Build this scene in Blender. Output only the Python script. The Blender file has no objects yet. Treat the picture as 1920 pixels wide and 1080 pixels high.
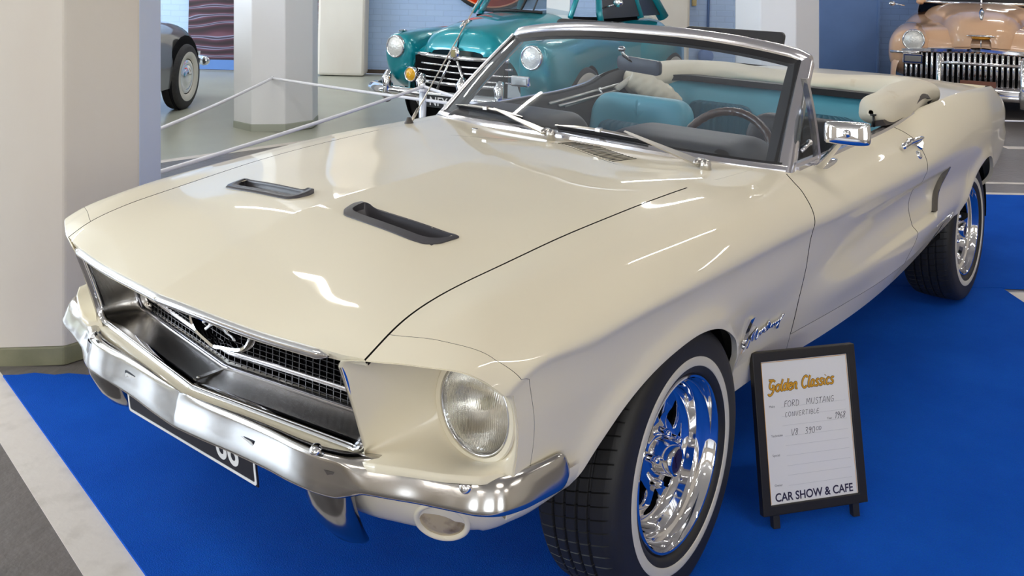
import bpy, bmesh, math, random
import numpy as np
from mathutils import Vector, Matrix, geometry
random.seed(7); rng = np.random.default_rng(7)
SC = bpy.context.scene
COL = SC.collection
PI = math.pi

# ---------------------------------------------------------------- camera
CAM = np.array([2.074, 1.922, 1.536])
FW = np.array([-0.77630, -0.63037, -0.00298])
RT = np.array([-0.63025, 0.77608, 0.02208]); UP = np.cross(RT, FW)
cam_data = bpy.data.cameras.new('camera')
cam_data.sensor_width = 36.0
cam_data.lens = 1789.1 / 1920 * 36.0
cam_data.shift_y = -(540 + 67.2) / 1920
cam_data.clip_start = 0.05
cam = bpy.data.objects.new('camera', cam_data)
cam.matrix_world = Matrix(((RT[0], UP[0], -FW[0], CAM[0]), (RT[1], UP[1], -FW[1], CAM[1]), (RT[2], UP[2], -FW[2], CAM[2]), (0, 0, 0, 1)))
COL.objects.link(cam)
SC.camera = cam

# ---------------------------------------------------------------- view, world
SC.view_settings.view_transform = 'Standard'
SC.view_settings.look = 'None'
SC.view_settings.gamma = 1.0
SC.view_settings.use_curve_mapping = False
SC.view_settings.exposure = 0.13
world = bpy.data.worlds.new('world'); SC.world = world
world.use_nodes = True
world.node_tree.nodes['Background'].inputs[0].default_value = (0.75, 0.85, 1.0, 1)
world.node_tree.nodes['Background'].inputs[1].default_value = 0.6
try:
    SC.cycles.use_denoising = True
    SC.cycles.max_bounces = 10
    SC.cycles.sample_clamp_indirect = 6.0
except Exception:
    pass

# ground axes of the building: G(depth, lateral) from the photographer's spot
GF = np.array([FW[0], FW[1]]) / np.hypot(FW[0], FW[1]); GR = np.array([-0.63, 0.776]); GR = np.array([GF[1], -GF[0]])
LEAN = -math.radians(1.2)
def G(depth, lat, z=0.0):
    p = CAM[:2] + GF * depth + GR * lat
    return (p[0], p[1], z)
GROT = math.atan2(GR[1], GR[0])          # local x = lateral, local y = -depth... see gmat
def gmat(depth, lat, z=0.0, rot=0.0, lean=0.0):
    """local x to the right, y away from the photographer, z up"""
    m = Matrix(((GR[0], GF[0], 0), (GR[1], GF[1], 0), (0, 0, 1))).to_4x4()
    m.translation = G(depth, lat, z)
    return m @ Matrix.Rotation(lean, 4, 'Y') @ Matrix.Rotation(rot, 4, 'Z')

# daylight through the windows of the left and rear walls (area lights stand in the window openings)
def area(name, mat, sx, sy, power, color):
    l = bpy.data.lights.new(name, 'AREA'); l.shape = 'RECTANGLE'; l.size = sx; l.size_y = sy; l.energy = power; l.color = color
    o = bpy.data.objects.new(name, l); o.matrix_world = mat; COL.objects.link(o)
    return o
CEIL = 3.7
LATL, LATR, DNEAR, DFAR = -9.5, 9.5, -8.0, 12.75
WINDOW_SPOTS = [('l', 1.5), ('l', 5.5), ('l', 9.5), ('n', -5.0), ('n', 0.0), ('n', 5.0)]
for side, q in WINDOW_SPOTS:
    if side == 'l':
        m = gmat(q, LATL + 0.06, 2.05) @ Matrix.Rotation(PI/2, 4, 'Z') @ Matrix.Rotation(PI/2, 4, 'X')
        m = gmat(q, LATL + 0.06, 2.05) @ Matrix.Rotation(-PI/2, 4, 'Y')
        area('window_daylight', m, 1.9, 2.6, 300, (0.74, 0.86, 1.0))
    else:
        m = gmat(DNEAR + 0.06, q, 2.05) @ Matrix.Rotation(PI/2, 4, 'X')
        area('window_daylight', m, 2.6, 1.9, 90, (0.86, 0.93, 1.0))

# ---------------------------------------------------------------- materials
MATS = {}
def mat(name, color=(.8, .8, .8), rough=.5, metal=0., coat=0., coat_rough=.03, spec=.5, emit=None, emit_strength=0., trans=0., ior=1.45, bump=None, noise=None, sheen=0.):
    if name in MATS: return MATS[name]
    m = bpy.data.materials.new(name); m.use_nodes = True
    nt = m.node_tree; b = nt.nodes['Principled BSDF']
    b.inputs['Base Color'].default_value = (*color, 1)
    b.inputs['Roughness'].default_value = rough
    b.inputs['Metallic'].default_value = metal
    b.inputs['Coat Weight'].default_value = coat
    b.inputs['Coat Roughness'].default_value = coat_rough
    b.inputs['Specular IOR Level'].default_value = spec
    b.inputs['Transmission Weight'].default_value = trans
    b.inputs['IOR'].default_value = ior
    if sheen: b.inputs['Sheen Weight'].default_value = sheen
    if emit:
        b.inputs['Emission Color'].default_value = (*emit, 1); b.inputs['Emission Strength'].default_value = emit_strength
    if noise or bump:
        tc = nt.nodes.new('ShaderNodeTexCoord')
    if noise:      # (scale, other colour, amount low, amount high, (sx, sy, sz))
        sc, c2, lo, hi = noise[:4]
        mp = nt.nodes.new('ShaderNodeMapping'); mp.inputs['Scale'].default_value = noise[4] if len(noise) > 4 else (1, 1, 1)
        n = nt.nodes.new('ShaderNodeTexNoise'); n.inputs['Scale'].default_value = sc; n.inputs['Detail'].default_value = 6
        r = nt.nodes.new('ShaderNodeMapRange'); r.inputs[1].default_value = lo; r.inputs[2].default_value = hi
        mx = nt.nodes.new('ShaderNodeMix'); mx.data_type = 'RGBA'
        mx.inputs[6].default_value = (*color, 1); mx.inputs[7].default_value = (*c2, 1)
        nt.links.new(tc.outputs['Object'], mp.inputs[0]); nt.links.new(mp.outputs[0], n.inputs['Vector'])
        nt.links.new(n.outputs[0], r.inputs[0]); nt.links.new(r.outputs[0], mx.inputs[0]); nt.links.new(mx.outputs[2], b.inputs['Base Color'])
    if bump:       # (scale, strength, distance, (sx, sy, sz))
        mp = nt.nodes.new('ShaderNodeMapping'); mp.inputs['Scale'].default_value = bump[3] if len(bump) > 3 else (1, 1, 1)
        n = nt.nodes.new('ShaderNodeTexNoise'); n.inputs['Scale'].default_value = bump[0]; n.inputs['Detail'].default_value = 5
        bp = nt.nodes.new('ShaderNodeBump'); bp.inputs['Strength'].default_value = bump[1]; bp.inputs['Distance'].default_value = bump[2]
        nt.links.new(tc.outputs['Object'], mp.inputs[0]); nt.links.new(mp.outputs[0], n.inputs['Vector'])
        nt.links.new(n.outputs[0], bp.inputs['Height']); nt.links.new(bp.outputs[0], b.inputs['Normal'])
    MATS[name] = m
    return m
def srgb(r, g, b):
    f = lambda c: ((c/255 + .055)/1.055)**2.4 if c > 10 else c/255/12.92
    return (f(r), f(g), f(b))

PAINT = mat('cream_car_paint', srgb(231, 222, 199), rough=.42, coat=.62, coat_rough=.02, spec=.10)
CHROME = mat('chrome', (.80, .80, .82), rough=.045, metal=1.)
CHROME_SOFT = mat('worn_chrome', (.56, .55, .54), rough=.15, metal=1., noise=(9, (.50, .48, .455), .4, .7))
STEEL = mat('brushed_steel', (.44, .42, .39), rough=.24, metal=1., bump=(60, .06, .002, (1, 12, 1)))
STAINLESS = mat('satin_stainless', (.82, .81, .85), rough=.20, metal=1.)
BLACK = mat('black_trim', (.012, .012, .014), rough=.45)
DARK = mat('dark_void', (.006, .006, .007), rough=.9, spec=.1)
RUBBER = mat('tyre_rubber', (.016, .015, .015), rough=.62, noise=(40, (.026, .024, .023), .4, .7))
WHITEWALL = mat('whitewall_rubber', srgb(206, 201, 188), rough=.5)
VINYL_BLACK = mat('black_vinyl', (.022, .022, .025), rough=.5, bump=(300, .15, .0006))
VINYL_BLUE = mat('turquoise_vinyl', srgb(88, 160, 180), rough=.36, bump=(260, .12, .0006))
VINYL_BLUE_DARK = mat('dark_teal_vinyl', srgb(46, 98, 118), rough=.42, bump=(260, .12, .0006))
TOPCLOTH = mat('cream_top_vinyl', srgb(214, 206, 186), rough=.55, noise=(4.5, srgb(172, 142, 84), .60, .78), bump=(9, .25, .01))
def glass_mat(name, tint, rough=.0, refl=1., haze=0.):
    m = bpy.data.materials.new(name); m.use_nodes = True; nt = m.node_tree
    for n in list(nt.nodes): nt.nodes.remove(n)
    out = nt.nodes.new('ShaderNodeOutputMaterial'); t = nt.nodes.new('ShaderNodeBsdfTransparent'); g = nt.nodes.new('ShaderNodeBsdfGlossy')
    fr = nt.nodes.new('ShaderNodeFresnel'); ge = nt.nodes.new('ShaderNodeNewGeometry'); mr = nt.nodes.new('ShaderNodeMapRange'); mr.inputs[3].default_value = 1.5; mr.inputs[4].default_value = 1/1.5; nt.links.new(ge.outputs['Backfacing'], mr.inputs[0]); nt.links.new(mr.outputs[0], fr.inputs[0]); mx = nt.nodes.new('ShaderNodeMixShader')
    t.inputs[0].default_value = (*tint, 1); g.inputs[0].default_value = (refl, refl, refl, 1); g.inputs['Roughness'].default_value = rough
    nt.links.new(fr.outputs[0], mx.inputs[0]); nt.links.new(t.outputs[0], mx.inputs[1]); nt.links.new(g.outputs[0], mx.inputs[2])
    if haze:       # thin pale diffuse layer mixed over the pane
        d = nt.nodes.new('ShaderNodeBsdfDiffuse'); d.inputs[0].default_value = (.72, .76, .86, 1); m2 = nt.nodes.new('ShaderNodeMixShader'); m2.inputs[0].default_value = haze
        nt.links.new(mx.outputs[0], m2.inputs[1]); nt.links.new(d.outputs[0], m2.inputs[2]); nt.links.new(m2.outputs[0], out.inputs[0])
    else: nt.links.new(mx.outputs[0], out.inputs[0])
    MATS[name] = m
    return m
GLASS = glass_mat('windscreen_glass', (.84, .89, .93), haze=.045)
GLASS_DARK = glass_mat('smoked_glass', (.45, .5, .52))

# ---------------------------------------------------------------- mesh helpers
def link(o, parent=None):
    COL.objects.link(o)
    if parent is not None: o.parent = parent
    return o
def build(name, V, F, m, parent=None, smooth=True, normals=None, mats=None, fmat=None):
    me = bpy.data.meshes.new(name)
    me.from_pydata([tuple(map(float, v)) for v in V], [], [tuple(map(int, f)) for f in F])
    for mm in (mats or [m]): me.materials.append(mm)
    if fmat is not None: me.polygons.foreach_set('material_index', np.asarray(fmat, dtype=np.int32))
    me.polygons.foreach_set('use_smooth', np.full(len(me.polygons), bool(smooth)))
    me.update()
    if normals is not None: me.normals_split_custom_set_from_vertices([tuple(map(float, n)) for n in normals])
    return link(bpy.data.objects.new(name, me), parent)
class MB:
    """collects shapes into one mesh"""
    def __init__(s): s.V = []; s.F = []; s.M = []; s.n = 0
    def add(s, V, F, mi=0):
        V = [tuple(map(float, v)) for v in V]
        s.V += V; s.F += [tuple(int(i) + s.n for i in f) for f in F]; s.M += [mi]*len(F); s.n += len(V)
        return s
    def grid(s, P, mi=0, closed_u=False, closed_v=False, flip=False):
        P = np.asarray(P, float); nu, nv = P.shape[:2]
        F = []
        for i in range(nu if closed_u else nu-1):
            for j in range(nv if closed_v else nv-1):
                a, b, c, d = i*nv+j, ((i+1) % nu)*nv+j, ((i+1) % nu)*nv+(j+1) % nv, i*nv+(j+1) % nv
                F.append((a, d, c, b) if flip else (a, b, c, d))
        return s.add(P.reshape(-1, 3), F, mi)
    def box(s, c, d, M=None, mi=0, bev=0.0):
        bm = bmesh.new(); bmesh.ops.create_cube(bm, size=1)
        bmesh.ops.scale(bm, vec=d, verts=bm.verts)
        if bev: bmesh.ops.bevel(bm, geom=list(bm.edges), offset=bev, segments=2, affect='EDGES', profile=.5)
        bmesh.ops.translate(bm, vec=c, verts=bm.verts)
        if M is not None: bmesh.ops.transform(bm, matrix=M, verts=bm.verts)
        bm.verts.index_update()
        s.add([v.co[:] for v in bm.verts], [[v.index for v in f.verts] for f in bm.faces], mi); bm.free()
        return s
    def tube(s, path, r, n=10, mi=0, caps=True, closed=False):
        path = np.asarray(path, float); N = len(path)
        rr = np.full(N, r) if np.isscalar(r) else np.asarray(r, float)
        T = np.zeros_like(path)
        for i in range(N):
            a, b = (path[(i-1) % N], path[(i+1) % N]) if closed else (path[max(i-1, 0)], path[min(i+1, N-1)])
            T[i] = (b-a)/max(np.linalg.norm(b-a), 1e-9)
        u = np.cross(T[0], [0, 0, 1.]); u = np.cross(T[0], [1., 0, 0]) if np.linalg.norm(u) < .1 else u
        rings = []
        for i in range(N):
            u = u - T[i]*np.dot(u, T[i]); u /= np.linalg.norm(u); w = np.cross(T[i], u)
            a = np.arange(n)/n*2*PI
            rings.append(path[i]+rr[i]*(np.outer(np.cos(a), u)+np.outer(np.sin(a), w)))
        n0 = s.n
        s.grid(np.array(rings), mi, closed_u=closed, closed_v=True)
        if caps and not closed:
            s.F += [tuple(n0+j for j in range(n)), tuple(n0+(N-1)*n+j for j in reversed(range(n)))]; s.M += [mi, mi]
        return s
    def lathe(s, prof, M=None, n=64, mi=0, arc=2*PI, mis=None):
        """prof: list of (radius, axial); axis = local y"""
        a = np.arange(n)/n*arc
        P = np.array([[(r*math.cos(t), y, r*math.sin(t)) for (r, y) in prof] for t in a])
        if M is not None: P = np.array([[tuple(M @ Vector(p)) for p in row] for row in P])
        nv = len(prof); n0 = s.n; F = []; mm = []
        for i in range(n):
            for j in range(nv-1):
                F.append((i*nv+j, i*nv+j+1, ((i+1) % n)*nv+j+1, ((i+1) % n)*nv+j)); mm.append(mis[j] if mis else mi)
        s.V += [tuple(p) for p in P.reshape(-1, 3)]; s.F += [tuple(i+n0 for i in f) for f in F]; s.M += mm; s.n += n*nv
        return s
    def sphere(s, c, r, M=None, mi=0, seg=20, rings=12):
        bm = bmesh.new(); bmesh.ops.create_uvsphere(bm, u_segments=seg, v_segments=rings, radius=1)
        r = (r, r, r) if np.isscalar(r) else r
        bmesh.ops.scale(bm, vec=r, verts=bm.verts); bmesh.ops.translate(bm, vec=c, verts=bm.verts)
        if M is not None: bmesh.ops.transform(bm, matrix=M, verts=bm.verts)
        bm.verts.index_update()
        s.add([v.co[:] for v in bm.verts], [[v.index for v in f.verts] for f in bm.faces], mi); bm.free()
        return s
    def sweep(s, path, prof, U, W, mi=0, closed_prof=True, caps=True, closed=False):
        """prof (a, b) pairs laid on vectors U[i], W[i] along the path"""
        path = np.asarray(path, float); U = np.broadcast_to(np.asarray(U, float), path.shape); W = np.broadcast_to(np.asarray(W, float), path.shape)
        prof = np.asarray(prof, float)
        pr = prof if prof.ndim == 3 else np.broadcast_to(prof, (len(path),)+prof.shape)
        P = path[:, None, :]+pr[:, :, :1]*U[:, None, :]+pr[:, :, 1:]*W[:, None, :]
        n0 = s.n; n = P.shape[1]; N = len(path)
        s.grid(P, mi, closed_u=closed, closed_v=closed_prof)
        if caps and closed_prof and not closed:
            s.F += [tuple(n0+j for j in range(n)), tuple(n0+(N-1)*n+j for j in reversed(range(n)))]; s.M += [mi, mi]
        return s
    def obj(s, name, m, parent=None, smooth=True, angle=None, bevel=0., subsurf=0, fix=True, mats=None):
        o = build(name, s.V, s.F, m, parent, smooth, mats=mats, fmat=s.M if mats else None)
        if fix:
            bm = bmesh.new(); bm.from_mesh(o.data); bmesh.ops.remove_doubles(bm, verts=bm.verts, dist=1e-6); bmesh.ops.recalc_face_normals(bm, faces=bm.faces); bm.to_mesh(o.data); bm.free()
        if smooth and angle is not None: sharp(o, angle)
        if bevel:
            md = o.modifiers.new('bevel', 'BEVEL'); md.width = bevel; md.segments = 2; md.limit_method = 'ANGLE'; md.angle_limit = math.radians(40)
        if subsurf:
            md = o.modifiers.new('subd', 'SUBSURF'); md.levels = subsurf; md.render_levels = subsurf
        return o
def sharp(o, deg):
    me = o.data; bm = bmesh.new(); bm.from_mesh(me); a = math.radians(deg)
    for e in bm.edges:
        if len(e.link_faces) == 2 and e.calc_face_angle(0) > a: e.smooth = False
    bm.to_mesh(me); bm.free()
def cdt(outer, holes, inner=()):
    """2-D triangulation of a region with holes -> (points, faces)"""
    pts = [Vector(p) for p in outer]; edges = [(i, (i+1) % len(outer)) for i in range(len(outer))]
    for h in holes:
        k = len(pts); pts += [Vector(p) for p in h]; edges += [(k+i, k+(i+1) % len(h)) for i in range(len(h))]
    pts += [Vector(p) for p in inner]
    v, e, f, *_ = geometry.delaunay_2d_cdt(pts, edges, [], 0, 1e-7)
    def inside(p, poly):
        c = False; n = len(poly); j = n-1
        for i in range(n):
            (x1, y1), (x2, y2) = poly[i], poly[j]
            if (y1 > p[1]) != (y2 > p[1]) and p[0] < (x2-x1)*(p[1]-y1)/(y2-y1)+x1: c = not c
            j = i
        return c
    F = []
    for t in f:
        c = sum((v[i] for i in t), Vector((0, 0)))/len(t)
        if inside(c, outer) and not any(inside(c, h) for h in holes): F.append(tuple(t))
    return [tuple(p) for p in v], F
def prism(mb, outer, holes, t0, t1, fn, mi=0):
    """extruded flat shape; fn(a, b, t) -> point"""
    v, F = cdt(outer, holes); n = len(v)
    mb.add([fn(a, b, t1) for a, b in v]+[fn(a, b, t0) for a, b in v], [f for f in F]+[tuple(i+n for i in reversed(f)) for f in F], mi)
    for loop in [outer]+list(holes):
        k = len(loop)
        mb.add([fn(a, b, t1) for a, b in loop]+[fn(a, b, t0) for a, b in loop], [(i, (i+1) % k, k+(i+1) % k, k+i) for i in range(k)], mi)
    return mb
def spline(pts, n, closed=False):
    """Catmull-Rom through points (any dimension)"""
    P = np.asarray(pts, float); N = len(P)
    d = np.linalg.norm(np.diff(P, axis=0), axis=1)**.5
    k = np.concatenate([[0], np.cumsum(d)])
    T = np.zeros_like(P)
    for i in range(1, N-1):
        h0, h1 = k[i]-k[i-1], k[i+1]-k[i]
        T[i] = ((P[i]-P[i-1])/h0*h1+(P[i+1]-P[i])/h1*h0)/(h0+h1)
    T[0] = 2*(P[1]-P[0])/(k[1]-k[0])-T[1] if N > 2 else (P[1]-P[0])/(k[1]-k[0])
    T[-1] = 2*(P[-1]-P[-2])/(k[-1]-k[-2])-T[-2] if N > 2 else T[0]
    L = np.concatenate([[0], np.cumsum(np.linalg.norm(np.diff(P, axis=0), axis=1))])
    t = np.interp(np.linspace(0, L[-1], n), L, k)
    i = np.clip(np.searchsorted(k, t, side='right')-1, 0, N-2); h = (k[i+1]-k[i])[:, None]; u = ((t-k[i])[:, None]/h)
    return (2*u**3-3*u**2+1)*P[i]+(u**3-2*u**2+u)*h*T[i]+(-2*u**3+3*u**2)*P[i+1]+(u**3-u**2)*h*T[i+1]
def rrect(w, h, r, n=6):
    out = []
    for cx, cy, a0 in ((w/2-r, h/2-r, 0), (-w/2+r, h/2-r, 90), (-w/2+r, -h/2+r, 180), (w/2-r, -h/2+r, 270)):
        for i in range(n+1):
            a = math.radians(a0+90*i/n); out.append((cx+r*math.cos(a), cy+r*math.sin(a)))
    return out
def smooth01(t):
    t = np.clip(t, 0, 1); return t*t*(3-2*t)

# ---------------------------------------------------------------- naming helpers
def thing(name, label, cat, loc=(0, 0, 0), group=None, matrix=None):
    o = bpy.data.objects.new(name, None); COL.objects.link(o); o.empty_display_size = .2
    if matrix is not None: o.matrix_world = matrix
    else: o.location = loc
    return tag(o, label, cat, group)
def tag(o, label, cat, group=None):
    o['label'] = label; o['category'] = cat
    if group: o['group'] = group
    return o
def structure(o):
    o['kind'] = 'structure'; return o
# ================================================================ the setting
def clip_poly(poly, a, n):
    """keep the side of the line through a where dot(p-a, n) > 0"""
    out = []; N = len(poly)
    for i in range(N):
        p, q = np.array(poly[i]), np.array(poly[(i+1) % N]); dp, dq = np.dot(p-a, n), np.dot(q-a, n)
        if dp >= 0: out.append(tuple(p))
        if dp*dq < 0: out.append(tuple(p+(q-p)*dp/(dp-dq)))
    return out
FLOOR_Z = -0.008
CREAM_WALL = mat('cream_wall_paint', srgb(200, 190, 176), rough=.6, bump=(14, .25, .004))
PILLAR_MAT = mat('pillar_paint', srgb(222, 216, 206), rough=.55, noise=(2.2, srgb(214, 204, 192), .35, .75, (1, 1, .3)), bump=(11, .3, .006))
FLOOR_GREEN = mat('sage_floor_paint', srgb(184, 187, 172), rough=.28, noise=(1.3, srgb(172, 172, 158), .35, .7))
FLOOR_DARK = mat('dark_floor_paint', srgb(118, 112, 110), rough=.3, noise=(2.4, srgb(98, 94, 92), .35, .7), bump=(26, .5, .006))
LINE_WHITE = mat('white_floor_paint', srgb(222, 214, 206), rough=.45, noise=(9, srgb(196, 188, 178), .5, .8), bump=(26, .35, .004))
ROOM = [G(DNEAR, LATL)[:2], G(DNEAR, LATR)[:2], G(DFAR, LATR)[:2], G(DFAR, LATL)[:2]]
la = np.array([-1.857, -4.50]); ln = np.array([.13, 1.22]); ln = ln/np.linalg.norm(ln)
mb = MB()
for side, mi in ((1, 1), (-1, 0)):
    pl = clip_poly(ROOM, la, ln*side); mb.add([(x, y, FLOOR_Z) for x, y in pl], [tuple(range(len(pl)))], mi)
structure(mb.obj('floor', None, mats=[FLOOR_GREEN, FLOOR_DARK], smooth=False))
def strip(name, a, b, w, z=FLOOR_Z+.0012):
    a, b = np.array(a), np.array(b); t = (b-a)/np.linalg.norm(b-a); n = np.array([-t[1], t[0]])*w/2
    mb = MB(); q = [a-n, b-n, b+n, a+n]
    mb.add([(x, y, FLOOR_Z-.001) for x, y in q]+[(x, y, z) for x, y in q], [(3, 2, 1, 0), (4, 5, 6, 7)]+[(i, (i+1) % 4, 4+(i+1) % 4, 4+i) for i in range(4)])
    return structure(mb.obj(name, LINE_WHITE, smooth=False))
strip('floor_line_front', (.130, -4.30), (1.30, 2.30), .125)
strip('floor_line_far', (.9, -4.80), (-3.55, -4.37), .085)
strip('floor_line_bay', G(6.63, 2.2)[:2], G(6.63, 7.5)[:2], .085)
strip('floor_line_lane', G(6.98, 2.6)[:2], G(6.98, 8.5)[:2], .05)
strip('floor_line_back', G(8.4, 4.37)[:2], G(8.4, 8.9)[:2], .12)
strip('floor_line_side', G(.6, 2.52)[:2], G(4.60, 2.52)[:2], .24)

def wall(name, M, w, h, m, thick=.15):
    mb = MB(); mb.box((0, thick/2, h/2), (w, thick, h))
    o = mb.obj(name, m, smooth=False); o.matrix_world = M; return structure(o)
def brick_mat(name, c, c2):
    m = mat(name, c, rough=.5); nt = m.node_tree; b = nt.nodes['Principled BSDF']
    tc = nt.nodes.new('ShaderNodeTexCoord'); sp = nt.nodes.new('ShaderNodeSeparateXYZ'); cb = nt.nodes.new('ShaderNodeCombineXYZ')
    br = nt.nodes.new('ShaderNodeTexBrick'); br.inputs['Scale'].default_value = 1.0; br.inputs['Brick Width'].default_value = .235; br.inputs['Row Height'].default_value = .078
    br.inputs['Mortar Size'].default_value = .007; br.inputs['Mortar Smooth'].default_value = .6
    br.inputs['Color1'].default_value = (*c, 1); br.inputs['Color2'].default_value = (*c2, 1); br.inputs['Mortar'].default_value = (*[x*.93 for x in c], 1)
    bp = nt.nodes.new('ShaderNodeBump'); bp.inputs['Strength'].default_value = .3; bp.inputs['Distance'].default_value = .005; bp.invert = True
    L = nt.links.new
    L(tc.outputs['Object'], sp.inputs[0]); L(sp.outputs[0], cb.inputs[0]); L(sp.outputs[2], cb.inputs[1]); L(cb.outputs[0], br.inputs['Vector'])
    L(br.outputs['Color'], b.inputs['Base Color']); L(br.outputs['Fac'], bp.inputs['Height']); L(bp.outputs[0], b.inputs['Normal'])
    return m
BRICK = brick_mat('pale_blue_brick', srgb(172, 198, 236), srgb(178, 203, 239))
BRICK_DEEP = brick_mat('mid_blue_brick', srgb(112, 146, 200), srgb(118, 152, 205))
wall('wall_far', gmat(DFAR, -2.9), 13.3, CEIL, BRICK)
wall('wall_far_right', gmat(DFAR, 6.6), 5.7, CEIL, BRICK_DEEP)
for nm, side in (('wall_left', -1), ('wall_right', 1)):
    m = gmat((DNEAR+DFAR)/2, LATL if side < 0 else LATR) @ Matrix.Rotation(PI/2 if side < 0 else -PI/2, 4, 'Z')
    wall(nm, m, DFAR-DNEAR, CEIL, CREAM_WALL)
wall('wall_near', gmat(DNEAR, 0) @ Matrix.Rotation(PI, 4, 'Z'), LATR-LATL, CEIL, CREAM_WALL)
mb = MB(); mb.box((0, 0, .08), (LATR-LATL+.3, DFAR-DNEAR+.3, .16))
CEILING = mat('ceiling_paint', srgb(212, 206, 198), rough=.7)
o = mb.obj('ceiling', CEILING, smooth=False); o.matrix_world = gmat((DNEAR+DFAR)/2, 0, CEIL); structure(o)
mb = MB()
mb.box((0, 0, .025), (13.2, .03, .05)); o = mb.obj('baseboard_far', mat('dark_base', srgb(96, 84, 76), rough=.6), smooth=False); o.matrix_world = gmat(DFAR-.015, -2.9); structure(o)
# windows in the left and near walls (frames round the daylight)
WFRAME = mat('window_frame_white', srgb(230, 230, 228), rough=.4)
for i, (side, q) in enumerate(WINDOW_SPOTS):
    mb = MB()
    for s in (-1, 1):
        mb.box((s*1.37, 0, 0), (.12, .1, 2.1)); mb.box((0, 0, s*1.02), (2.86, .1, .12))
    mb.box((0, 0, 0), (.06, .06, 2.0)); mb.box((0, 0, .3), (2.7, .06, .05))
    o = mb.obj('window_%d' % (i+1), WFRAME, smooth=False)
    o.matrix_world = (gmat(q, LATL+.055, 2.05) @ Matrix.Rotation(PI/2, 4, 'Z')) if side == 'l' else gmat(DNEAR+.055, q, 2.05)
    structure(o)

# pillars: octagonal concrete columns
PILLAR_DAYLIT = mat('pillar_daylight_tint', srgb(214, 222, 240), rough=.5, bump=(11, .3, .006))  # bluish daylight on one pillar face, put into its colour
PILLAR_WHITE = mat('pillar_white_paint', srgb(234, 235, 238), rough=.5, bump=(8, .2, .004, (3, 3, .4)))
BASE_BAND = mat('pillar_foot_paint', srgb(140, 138, 112), rough=.6, noise=(6, srgb(112, 112, 88), .35, .7), bump=(12, .5, .01))
def octagon(R, ph): return [(R*math.cos(ph+k*PI/4), R*math.sin(ph+k*PI/4)) for k in range(8)]
def pillar(name, depth, lat, R, ph, foot=.09, footmat=BASE_BAND, paint=None, daylit_face=None):
    oc = octagon(R, math.radians(ph)); f2 = octagon(R*1.0+.004, math.radians(ph)); mb = MB()
    for (z0, z1, mi, ring) in ((foot, CEIL, 0, oc), (FLOOR_Z, foot, 1, f2)):
        mb.add([(x, y, z0) for x, y in ring]+[(x, y, z1) for x, y in ring], [(i, (i+1) % 8, 8+(i+1) % 8, 8+i) for i in range(8)]+[tuple(range(8, 16))], mi)
    if daylit_face is not None: mb.M[daylit_face] = 2
    o = mb.obj(name, None, mats=[paint or PILLAR_MAT, footmat, PILLAR_DAYLIT], bevel=.008, smooth=False)
    o.matrix_world = gmat(depth, lat, lean=LEAN); return o
FOOT_GREY = mat('grey_foot_paint', srgb(168, 172, 160), rough=.6)
tag(pillar('pillar', 3.90, -1.812, .387, 27, .062, daylit_face=7), 'large cream octagonal pillar beside the nose of the cream convertible', 'pillar', 'octagonal concrete pillars')
tag(pillar('pillar', 8.72, -2.120, .381, 25, .06, FOOT_GREY, PILLAR_WHITE), 'octagonal white pillar with the barrier rope tied to it', 'pillar', 'octagonal concrete pillars')
tag(pillar('pillar', 8.72, 2.447, .392, 10, .06, FOOT_GREY, PILLAR_WHITE), 'white octagonal pillar rising behind the folded soft top', 'pillar', 'octagonal concrete pillars')
def pilaster(name, u0, u1, depth, label, dd=.35):
    l0, l1 = (u0-960)/1789.1*depth, (u1-960)/1789.1*depth; mb = MB()
    mb.box(((l0+l1)/2, dd/2, CEIL/2), (l1-l0, dd, CEIL), bev=.035)
    o = mb.obj(name, PILLAR_MAT, smooth=False); o.matrix_world = gmat(depth, 0); structure(o); return o
pilaster('wall_pilaster_left', 598, 687, DFAR-.36, '')
pilaster('wall_pilaster_middle', 1212, 1296, DFAR-.36, '')
# steel door right of the pillar, pipe and round cover on the far wall
DOOR_BLUE = mat('blue_door_paint', srgb(88, 120, 172), rough=.42, noise=(3, srgb(82, 113, 163), .4, .7))
mb = MB(); mb.box((4.50, -.04, 1.35), (.80, .08, 2.7), bev=.006); mb.box((4.88, -.07, 1.35), (.03, .04, 2.7))
o = mb.obj('door_1', DOOR_BLUE, smooth=False); o.matrix_world = gmat(DFAR, 0); structure(o)
PIPE_BLUE = mat('blue_pipe_paint', srgb(110, 140, 196), rough=.4)
t = tag((MB().tube([(0, 0, .35), (0, 0, 3.2)], .018)).obj('conduit_pipe', PIPE_BLUE), 'thin blue painted pipe running up the blue wall beside the middle pilaster', 'pipe'); t.matrix_world = gmat(DFAR-.03, 2.63)
mb = MB(); mb.lathe([(0, -.07), (.085, -.07), (.10, -.05), (.105, 0)], n=32)
t = tag(mb.obj('wall_junction_box', PIPE_BLUE), 'round blue painted cover on the wall pipe, seen through the windscreen', 'junction box'); t.matrix_world = gmat(DFAR-.052, 2.60, .33)
mb = MB(); mb.box((0, 0, 0), (.06, .05, .09), bev=.01)
t = tag(mb.obj('wall_socket', mat('yellowed_plastic', srgb(196, 178, 128), rough=.5)), 'small yellowed box high on the blue wall beside the pilaster', 'socket'); t.matrix_world = gmat(DFAR-.025, 2.44, 1.04)

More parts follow.
